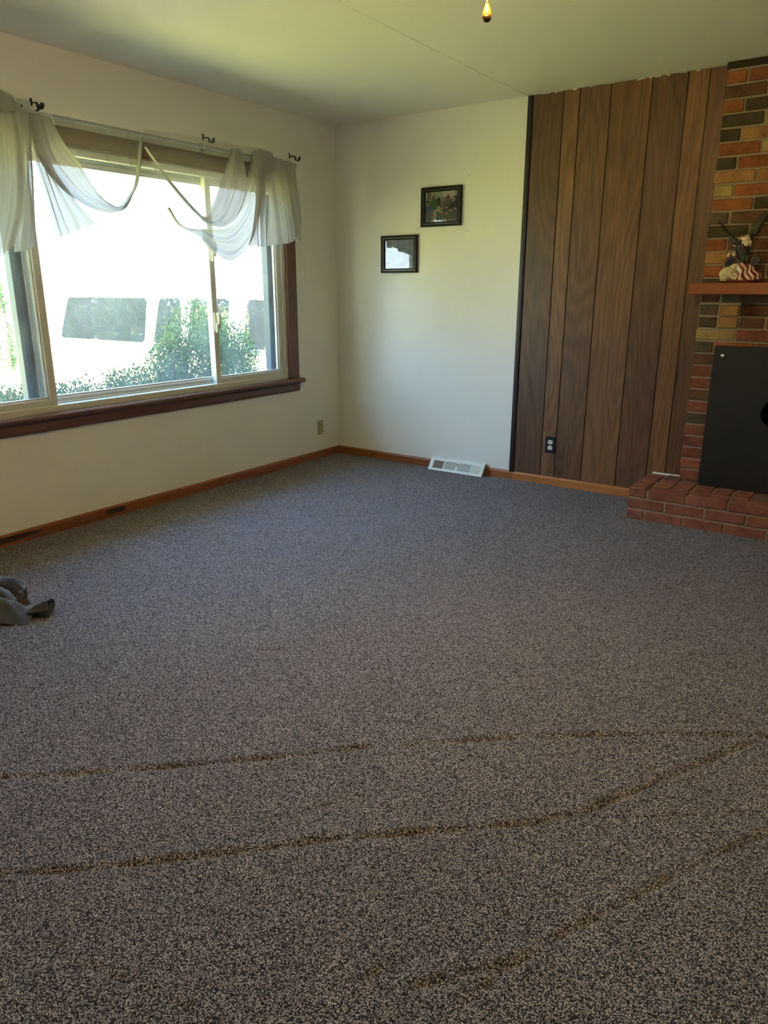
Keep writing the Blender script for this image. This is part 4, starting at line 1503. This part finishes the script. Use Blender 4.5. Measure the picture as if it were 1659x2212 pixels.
adopt(reg, mm.build('damper_lever', M_steel, None, True))
for x in (RX0 + 0.016, RX1 - 0.016):
    mm = MB().ball(F(x, Lf * 0.55, 0.003), 0.0028, 8, 6)
    adopt(reg, mm.build('screw', M_steel, None, True))

# ------------------------------------------------------------------ outlets
def outlet(label, place, pm, rm, loc):
    """built facing -y at the origin, then placed"""
    t = thing('wall_outlet', label, 'outlet', loc)
    def fin(mm, name, mat, sm=False):
        mm.v = [tuple(place @ Vector(v)) for v in mm.v]
        adopt(t, mm.build(name, mat, None, sm))
    mm = MB().cbox((-0.036, -0.006, -0.057), (0.036, -0.0003, 0.057), 0.0025)
    fin(mm, 'cover_plate', pm)
    for z in (0.0195, -0.0195):
        pts = []
        for k in range(28):
            a = 2 * math.pi * k / 28
            pts.append((0.0172 * math.cos(a), z + max(-0.0135, min(0.0135, 0.0172 * math.sin(a)))))
        mm = MB().prism(pts, -0.0085, -0.005, 'y')
        fin(mm, 'receptacle', rm)
        mm = MB()
        mm.box((-0.0082, -0.0089, z + 0.0005), (-0.0056, -0.0084, z + 0.0085))
        mm.box((0.0056, -0.0089, z + 0.0015), (0.0080, -0.0084, z + 0.0080))
        mm.prism([(0.003 * math.cos(a), z - 0.007 + 0.003 * math.sin(a)) for a in [k * math.pi / 6 for k in range(12)]], -0.0089, -0.0084, 'y')
        fin(mm, 'slots', M_darkhole)
    mm = MB().lathe([(0.0032, 0), (0.0030, 0.0012), (0.0018, 0.0018)], n=12, M=Matrix.Translation((0, -0.006, 0)) @ Matrix.Rotation(math.radians(90), 4, 'X'))
    fin(mm, 'screw', M_steel, True)
    return t


outlet('black wall outlet with ivory sockets on the walnut panelling', Matrix.Translation((1.834, -0.0077, 0.281)), M_blackplastic, M_ivory, (1.834, -0.0077, 0.281))
outlet('almond wall outlet on the white wall under the window', Matrix.Translation((0.0, -0.240, 0.246)) @ Matrix.Rotation(math.radians(90), 4, 'Z'), M_almond, M_almond, (0.0, -0.240, 0.246))

# ------------------------------------------------------------------ grey garment on the carpet
def fabric_mat():
    t = NT('grey_jersey')
    v = t.coords()
    n = t.noise(v, 300, 3)
    n2 = t.noise(v, 14, 3)
    c = t.mix(n.outputs['Fac'], (0.036, 0.038, 0.043, 1), (0.095, 0.098, 0.105, 1))
    c = t.mix(0.4, c, n2.outputs['Color'], 'SOFT_LIGHT')
    return t.finish(c, 0.9, t.bump(n.outputs['Fac'], 0.4, 0.001), spec=0.2, extra={'Sheen Weight': 0.3})


M_jersey = fabric_mat()
from mathutils import noise as mnoise


def crumple(o, amp, freq, seed=0.0):
    me = o.data
    ns = [v.normal.copy() for v in me.vertices]
    for v, n in zip(me.vertices, ns):
        p = v.co * freq + Vector((seed, seed * 2, 0))
        r1 = 1 - abs(mnoise.noise(p)) * 2.2
        r2 = 1 - abs(mnoise.noise(p * 2.3 + Vector((5, 1, 2)))) * 2.2
        d = amp * (r1 * 0.7 + r2 * 0.35 - 0.5)
        v.co += n * d
        if v.co.z < 0.003:
            v.co.z = 0.003
    me.update()
    return o

G0 = Vector((0.905, -3.362, 0.0))
e1, e2 = Vector((0.822, 0.570, 0)), Vector((-0.570, 0.822, 0))
garm = thing('grey_shirt', 'crumpled grey shirt lying on the carpet at the left edge', 'shirt', G0)


def Gp(a, b, z):
    return G0 + e1 * a + e2 * b + Vector((0, 0, z))


# main body: rounded mound whose front edge folds under
rows = []
for i in range(41):
    a = -0.34 + 0.452 * i / 40
    row = []
    for j in range(31):
        v = j / 30
        b0 = -0.035 + 0.035 * max(0, (a + 0.05) / 0.16) if a > -0.05 else -0.035 - 0.02 * math.sin((a + 0.05) * 9)
        top = 0.098 if a < -0.04 else 0.098 * max(0.14, 1 - ((a + 0.04) / 0.155) ** 1.15)
        prof_ = [(0.022, 0.008), (-0.004, 0.012), (0.0, 0.030), (0.018, 0.060), (0.048, 0.088), (0.082, 0.100), (0.110, 0.090), (0.150, 0.045), (0.19, 0.012)]
        q = crom([(x_, z_, 0) for x_, z_ in prof_], v)
        zz = q.y * top / 0.10
        b = b0 + q.x * (1 if a < 0 else max(0.45, 1 - a * 3.5))
        zz += 0.0045 * math.sin(26 * a + 9 * v) * math.sin(3 * v) + 0.003 * math.sin(60 * a + 20 * v * v)
        row.append(Gp(a, b, max(0.002, zz)))
    rows.append(row)
adopt(garm, crumple(MB().grid(rows).build('shirt_body', M_jersey, None, True), 0.012, 9))
# rolled back part behind it
rows = []
for i in range(37):
    t_ = i / 36
    c = crom([Gp(-0.34, 0.25, 0.05), Gp(-0.2, 0.26, 0.055), Gp(-0.10, 0.25, 0.057), Gp(-0.035, 0.23, 0.053), Gp(0.010, 0.20, 0.046), Gp(0.022, 0.16, 0.038), Gp(0.0, 0.11, 0.03)], t_)
    row = []
    for k in range(22):
        a = 2 * math.pi * k / 21
        rr_ = 0.046 * (1 - 0.25 * t_) * (1 + 0.10 * math.sin(3 * a + 5 * t_) + 0.06 * math.sin(7 * a - 9 * t_))
        row.append((c.x + e2.x * rr_ * math.cos(a), c.y + e2.y * rr_ * math.cos(a), max(0.003, c.z + rr_ * 0.95 * math.sin(a))))
    rows.append(row)
adopt(garm, crumple(MB().grid(rows).build('rolled_fold', M_jersey, None, True), 0.026, 13, 3))
# small pale fold tucked between
rows = []
for i in range(17):
    t_ = i / 16
    c = crom([Gp(-0.14, 0.125, 0.075), Gp(-0.07, 0.13, 0.084), Gp(-0.02, 0.115, 0.07), Gp(0.01, 0.09, 0.045)], t_)
    row = []
    for k in range(13):
        a = 2 * math.pi * k / 12
        row.append((c.x + e2.x * 0.03 * math.cos(a), c.y + e2.y * 0.03 * math.cos(a), max(0.003, c.z + 0.020 * math.sin(a))))
    rows.append(row)
adopt(garm, crumple(MB().grid(rows).build('inner_fold', M_jersey, None, True), 0.012, 16, 5))
# sleeve: flattened open tube
rows = []
for i in range(25):
    t_ = i / 24
    c = crom([Gp(0.02, 0.075, 0.014), Gp(0.07, 0.078, 0.018), Gp(0.115, 0.082, 0.028), Gp(0.165, 0.09, 0.035)], t_)
    ry, rz = 0.034 + 0.014 * t_, 0.011 + 0.021 * t_
    row = []
    for k in range(29):
        a = 2 * math.pi * k / 28
        f = 1 - 0.30 * math.exp(-((math.cos(a - 3.6) - 1) / 0.06) ** 2) * (0.5 + t_) - 0.22 * math.exp(-((math.cos(a - 2.4) - 1) / 0.05) ** 2)
        row.append((c.x + e2.x * ry * f * math.cos(a), c.y + e2.y * ry * f * math.cos(a), max(0.003, c.z + rz * f * math.sin(a))))
    rows.append(row)
slv = crumple(MB().grid(rows).build('sleeve', M_jersey, None, True), 0.012, 14, 8)
sm_ = slv.modifiers.new('thickness', 'SOLIDIFY')
sm_.thickness = 0.003
adopt(garm, slv)

# ------------------------------------------------------------------ ceiling fan (out of frame) with its amber pull
FC = Vector((2.735, -2.905, 0))
fan_ = thing('ceiling_fan', 'ceiling fan lamp with an amber glass teardrop on its pull chain', 'ceiling fan', (FC.x, FC.y, 2.44))
M_fanwood = plain('fan_blade_wood', (0.16, 0.07, 0.03, 1), 0.4, 0.15)


def amber():
    t = NT('amber_glass')
    b = t.node('ShaderNodeBsdfPrincipled')
    b.inputs['Base Color'].default_value = (1.0, 0.36, 0.02, 1)
    b.inputs['Roughness'].default_value = 0.06
    b.inputs['Transmission Weight'].default_value = 0.45
    b.inputs['IOR'].default_value = 1.45
    b.inputs['Coat Weight'].default_value = 0.5
    n = t.noise(t.coords(), 60)
    t.link(t.mix(n.outputs['Fac'], (0.80, 0.20, 0.008, 1), (0.90, 0.30, 0.02, 1)), b.inputs['Base Color'])
    t.link(b.outputs[0], t.out.inputs[0])
    return t.m


mm = MB().lathe([(0.06, 2.440), (0.062, 2.42), (0.03, 2.405), (0.02, 2.36), (0.02, 2.35)], c=(FC.x, FC.y, 0), n=24)
adopt(fan_, mm.build('canopy', M_brass, None, True))
mm = MB().lathe([(0.03, 2.36), (0.11, 2.345), (0.125, 2.31), (0.125, 2.27), (0.09, 2.245), (0.06, 2.235), (0.055, 2.20), (0.05, 2.19)], c=(FC.x, FC.y, 0), n=32)
adopt(fan_, mm.build('motor_housing', M_brass, None, True))
for k in range(5):
    a = math.radians(72 * k + 20)
    Mx = Matrix.Translation((FC.x, FC.y, 2.275)) @ Matrix.Rotation(a, 4, 'Z') @ Matrix.Rotation(math.radians(11), 4, 'X')
    mm = MB().cbox((0.17, -0.062, -0.003), (0.58, 0.062, 0.003), 0.002, Mx)
    adopt(fan_, mm.build('blade', M_fanwood))
    mm = MB().cbox((0.10, -0.02, -0.006), (0.20, 0.02, -0.001), 0.002, Mx)
    adopt(fan_, mm.build('blade_iron', M_brass))
M_shade = glass_mat('frosted_shade_glass', 0.4, (0.95, 0.9, 0.8, 1))
mm = MB().lathe([(0.004, 2.088), (0.07, 2.095), (0.12, 2.118), (0.150, 2.160), (0.155, 2.185), (0.152, 2.185), (0.146, 2.160), (0.117, 2.122), (0.07, 2.099), (0.004, 2.092)], c=(FC.x, FC.y, 0), n=32)
adopt(fan_, mm.build('glass_bowl', M_shade, None, True))
for k in range(3):
    a = math.radians(120 * k + 40)
    bx_, by_ = FC.x + 0.07 * math.cos(a), FC.y + 0.07 * math.sin(a)
    ld = bpy.data.lights.new('fan_bulb', 'POINT')
    ld.energy = LAMP_WATTS / 3
    ld.color = (1.0, 0.72, 0.36)
    ld.shadow_soft_size = 0.03
    lo = bpy.data.objects.new('fan_bulb', ld)
    COL.objects.link(lo)
    lo.parent = fan_
    lo.location = Vector((bx_, by_, 2.165)) - Vector(fan_.location)
CH = Vector((2.677, -2.747, 0))
mm = MB()
nb = 46
for k in range(nb):
    z = 2.006 + k * 0.0042
    mm.ball((CH.x + (FC.x + 0.03 - CH.x) * (0 if k < 40 else (k - 40) / 8), CH.y - 0.0 * k, z), 0.0019, 6, 4)
mm.tube([(CH.x, CH.y, 2.004), (CH.x, CH.y, 2.20)], 0.0007, 5)
adopt(fan_, mm.build('pull_chain', M_brass, None, True))
mm = MB().lathe([(0.0026, 2.0075), (0.0036, 2.005), (0.0036, 2.002), (0.0042, 1.9995)], c=(CH.x, CH.y, 0), n=14)
adopt(fan_, mm.build('pull_collar', M_brass, None, True))
mm = MB().lathe([(0.0030, 2.000), (0.0050, 1.995), (0.0078, 1.988), (0.0105, 1.980), (0.0121, 1.972), (0.0121, 1.969), (0.004, 1.9685)], c=(CH.x, CH.y, 0), n=20)
adopt(fan_, mm.build('amber_teardrop', amber(), None, True))
mm = MB().lathe([(0.004, 1.9690), (0.0124, 1.9690), (0.0122, 1.965), (0.0102, 1.9600), (0.0065, 1.9567), (0.002, 1.9557)], c=(CH.x, CH.y, 0), n=20)
adopt(fan_, mm.build('dark_cap', plain('antique_bronze', (0.10, 0.055, 0.018, 1), 0.3, 0.2, metallic=0.8), None, True))

# ------------------------------------------------------------------ outdoors
lawn = tag(MB().box((-70, -60, -0.9), (70, 60, -0.62)).build('ground', M_lawn), 'sunlit lawn outside the window', kind='structure')
tag(MB().box((-9.0, 0.55, -0.64), (-0.35, 3.6, -0.595)).build('driveway', M_concrete), 'pale concrete driveway under the parked van', kind='structure')


def leaves(mm, blobs, n, size, rng):
    """loose leaves, each a folded diamond, filling a set of ellipsoids towards their skins"""
    wts = [a * b * c for _, (a, b, c) in blobs]
    for _ in range(n):
        (c, r) = rng.choices(blobs, wts)[0]
        d = Vector((rng.gauss(0, 1), rng.gauss(0, 1), rng.gauss(0, 1))).normalized()
        k = rng.uniform(0.45, 1.06)
        p = Vector((c[0] + d.x * r[0] * k, c[1] + d.y * r[1] * k, c[2] + d.z * r[2] * k))
        a = (d + Vector((rng.gauss(0, .6), rng.gauss(0, .6), rng.gauss(0, .6) + 0.4))).normalized()
        b = a.orthogonal().normalized()
        b = (Matrix.Rotation(rng.uniform(0, 6.28), 3, a) @ b)
        nn = a.cross(b)
        L = size * rng.uniform(0.7, 1.3)
        mm.add([p, p + a * L * .5 + b * L * .28 + nn * L * .1, p + a * L, p + a * L * .5 - b * L * .28 + nn * L * .1], [(0, 1, 2), (0, 2, 3)])


def shrub(label, blobs, n, size, mat, base, stems, group=None, cat='shrub', name='boxwood_shrub', seed=1):
    t = thing(name, label, cat, base, group)
    rng = random.Random(seed)
    mm = MB()
    leaves(mm, blobs, n, size, rng)
    f = mm.build('foliage', mat, None, False, fixn=False)
    f['kind'] = 'stuff'
    adopt(t, f)
    mm = MB()
    for k in range(stems):
        (c, r) = rng.choice(blobs)
        p1 = Vector((c[0] + rng.uniform(-.5, .5) * r[0], c[1] + rng.uniform(-.5, .5) * r[1], c[2] + rng.uniform(-.2, .6) * r[2]))
        b_ = Vector(base) + Vector((rng.uniform(-.05, .05), rng.uniform(-.05, .05), 0))
        mm.tube([b_, b_.lerp(p1, .5) + Vector((rng.uniform(-.05, .05), rng.uniform(-.05, .05), .05)), p1], [0.016, 0.010, 0.004], 6)
    adopt(t, mm.build('stems', M_bark, None, True))
    return t


shrub('tall bushy green shrub outside the right of the window',
      [((-1.0, -0.55, 0.55), (0.30, 0.34, 0.62)), ((-1.0, -0.85, 0.42), (0.26, 0.24, 0.46)), ((-1.02, -0.86, 0.72), (0.14, 0.12, 0.30)), ((-0.98, -0.25, 0.50), (0.26, 0.28, 0.54)), ((-1.0, -0.10, 0.62), (0.14, 0.12, 0.36)), ((-1.0, -0.48, -0.1), (0.36, 0.44, 0.45))],
      48000, 0.026, M_leaf, (-1.0, -0.5, -0.62), 22, seed=3)
for i, (y, zt_, ry) in enumerate(((-1.31, 0.745, 0.215), (-1.77, 0.69, 0.21), (-2.23, 0.69, 0.21), (-2.70, 0.70, 0.22))):
    lab = ['low clipped green shrub beside the tall shrub', 'low clipped green shrub under the middle of the window', 'low clipped green shrub left of the left window post', 'low clipped green shrub at the far left under the window'][i]
    shrub(lab, [((-0.92, y, zt_ - 0.42), (0.27, ry, 0.40)), ((-0.90, y + 0.1, zt_ - 0.28), (0.16, 0.12, 0.29)), ((-0.94, y - 0.1, zt_ - 0.30), (0.16, 0.12, 0.29))], 11000, 0.026, M_leaflight, (-0.92, y, -0.62), 10, 'low shrubs under the window', seed=20 + i)


def tree(label, x, y, h, r, seed, group='trees across the yard'):
    rng = random.Random(seed)
    t = thing('broadleaf_tree', label, 'tree', (x, y, -0.62), group)
    blobs = []
    for k in range(9):
        a = rng.uniform(0, 6.28)
        q = rng.uniform(0, r * 0.65)
        blobs.append(((x + q * math.cos(a), y + q * math.sin(a), -0.6 + h * rng.uniform(0.2, 0.85)), (r * rng.uniform(.4, .6), r * rng.uniform(.4, .6), h * rng.uniform(.12, .2))))
    mm = MB()
    leaves(mm, blobs, 8000, 0.13 if r > 1 else 0.07, rng)
    f = mm.build('crown', M_leaf, None, False, fixn=False)
    f['kind'] = 'stuff'
    adopt(t, f)
    mm = MB().tube([(x, y, -0.65), (x + .1, y, h * .25), (x, y + .1, h * .6)], [0.20, 0.16, 0.06], 8)
    for k in range(6):
        c = blobs[k][0]
        mm.tube([(x + .05, y, h * .25 + k * .2), (x * .5 + c[0] * .5, y * .5 + c[1] * .5, h * .42 + k * .1), c], [0.07, 0.05, 0.02], 6)
    adopt(t, mm.build('trunk', M_bark, None, True))


for i, (x, y, h, r) in enumerate(((-4.6, -11.5, 6, 2.2), (-10.5, -8.0, 8, 2.6), (2.5, -13.0, 8, 2.6), (-15.0, -13.0, 9, 3.0), (-9.2, 2.15, 2.6, 0.42), (-11.5, -3.6, 5, 1.8), (-16.5, -6.5, 7, 2.6), (-22.5, -2.5, 8, 2.8), (-8.5, -2.6, 4, 1.3))):  # all but the small tree are unseen, added for the glass to reflect
    tree(['leafy tree on the side lawn, hidden from the window view', 'tree across the yard, nearest the street', 'tree past the front corner of the house', 'tallest tree at the far end of the yard', 'small tree seen past the left window post', 'tree mirrored in the rear side window of the van', 'tree standing behind the mirrored tree', 'broad tree farthest down the street', 'young tree at the edge of the lawn', 'thin leafed tree facing the right window light'][i], x, y, h, r, 40 + i)

# the parked van, side on, nose towards the house
VY = 0.90
M_gutter = plain('dark_grey_trim', (0.018, 0.018, 0.020, 1), 0.5, 0.1)
van = thing('parked_van', 'cream passenger van parked outside, seen through the window', 'van', (-3.2, VY + 0.9, -0.60))
side = [(-6.05, -0.22), (-5.98, 0.62), (-5.55, 1.24), (-5.35, 1.29), (-1.85, 1.29), (-1.45, 1.16), (-0.98, 0.62), (-0.42, 0.50), (-0.34, 0.30), (-0.32, -0.22)]
mm = MB().prism(side, VY, VY + 1.85, 'y')
vb = mm.build('van_body', M_vanwhite)
bvm = vb.modifiers.new('round', 'BEVEL')
bvm.width = 0.05
bvm.segments = 3
bvm.limit_method = 'ANGLE'
adopt(van, vb)
mm = MB().cbox((-6.06, VY - 0.012, -0.18), (-0.36, VY + 0.02, 0.645), 0.01)
adopt(van, mm.build('lower_panel', M_vantan))
mm = MB().cbox((-5.95, VY - 0.020, 0.655), (-1.25, VY + 0.01, 0.690), 0.006)
adopt(van, mm.build('belt_trim', M_gutter))
mm = MB().cbox((-5.4, VY - 0.006, 1.288), (-1.8, VY + 0.03, 1.306), 0.004)
adopt(van, mm.build('roof_gutter', M_gutter))
WINS = [[(-5.24, 0.70), (-3.56, 0.70), (-3.45, 1.20), (-4.98, 1.20)], [(-3.40, 0.70), (-2.93, 0.70), (-2.88, 1.20), (-3.24, 1.20)],
        [(-2.82, 0.70), (-2.22, 0.70), (-2.12, 1.20), (-2.72, 1.20)], [(-1.98, 0.70), (-1.18, 0.70), (-1.50, 1.18), (-1.86, 1.20)]]
def rounded(poly, r, n=5):
    out = []
    for i in range(len(poly)):
        p0, p1, p2 = Vector(poly[i - 1]), Vector(poly[i]), Vector(poly[(i + 1) % len(poly)])
        a, b = p1 + (p0 - p1).normalized() * r, p1 + (p2 - p1).normalized() * r
        for k in range(n + 1):
            q = k / n
            out.append(tuple(a * (1 - q) ** 2 + p1 * 2 * q * (1 - q) + b * q * q))
    return out


for poly in WINS:
    poly = rounded(poly, 0.07)
    mm = MB().prism(poly, VY - 0.004, VY + 0.02, 'y')
    wo = mm.build('side_window', M_vanglass)
    adopt(van, wo)
for x in (-4.75, -1.35):
    for yy in (VY + 0.02, VY + 1.60):
        mm = MB().lathe([(0.20, 0), (0.33, 0.0), (0.36, 0.04), (0.36, 0.18), (0.33, 0.22), (0.20, 0.22)], n=28, M=Matrix.Translation((x, yy + 0.215, -0.235)) @ Matrix.Rotation(math.radians(90), 4, 'X'))
        wo = mm.build('wheel', M_rubber, None, True)
        adopt(van, wo)
        mm = MB().lathe([(0.205, 0.19), (0.19, 0.215), (0.08, 0.225)], n=24, M=Matrix.Translation((x, yy + 0.215, -0.235)) @ Matrix.Rotation(math.radians(90), 4, 'X'))
        h_ = mm.build('hubcap', M_steel, wo, True)
mm = MB().cbox((-1.32, VY - 0.16, 0.70), (-1.20, VY - 0.02, 0.86), 0.02)
mm.tube([(-1.26, VY - 0.03, 0.74), (-1.26, VY + 0.01, 0.73)], 0.02, 8)
adopt(van, mm.build('side_mirror', M_vanwhite))
mm = MB().cbox((-3.34, VY - 0.03, 0.47), (-3.18, VY + 0.0, 0.50), 0.008)
mm.cbox((-1.98, VY - 0.03, 0.47), (-1.82, VY + 0.0, 0.50), 0.008)
adopt(van, mm.build('door_handle', M_steel))
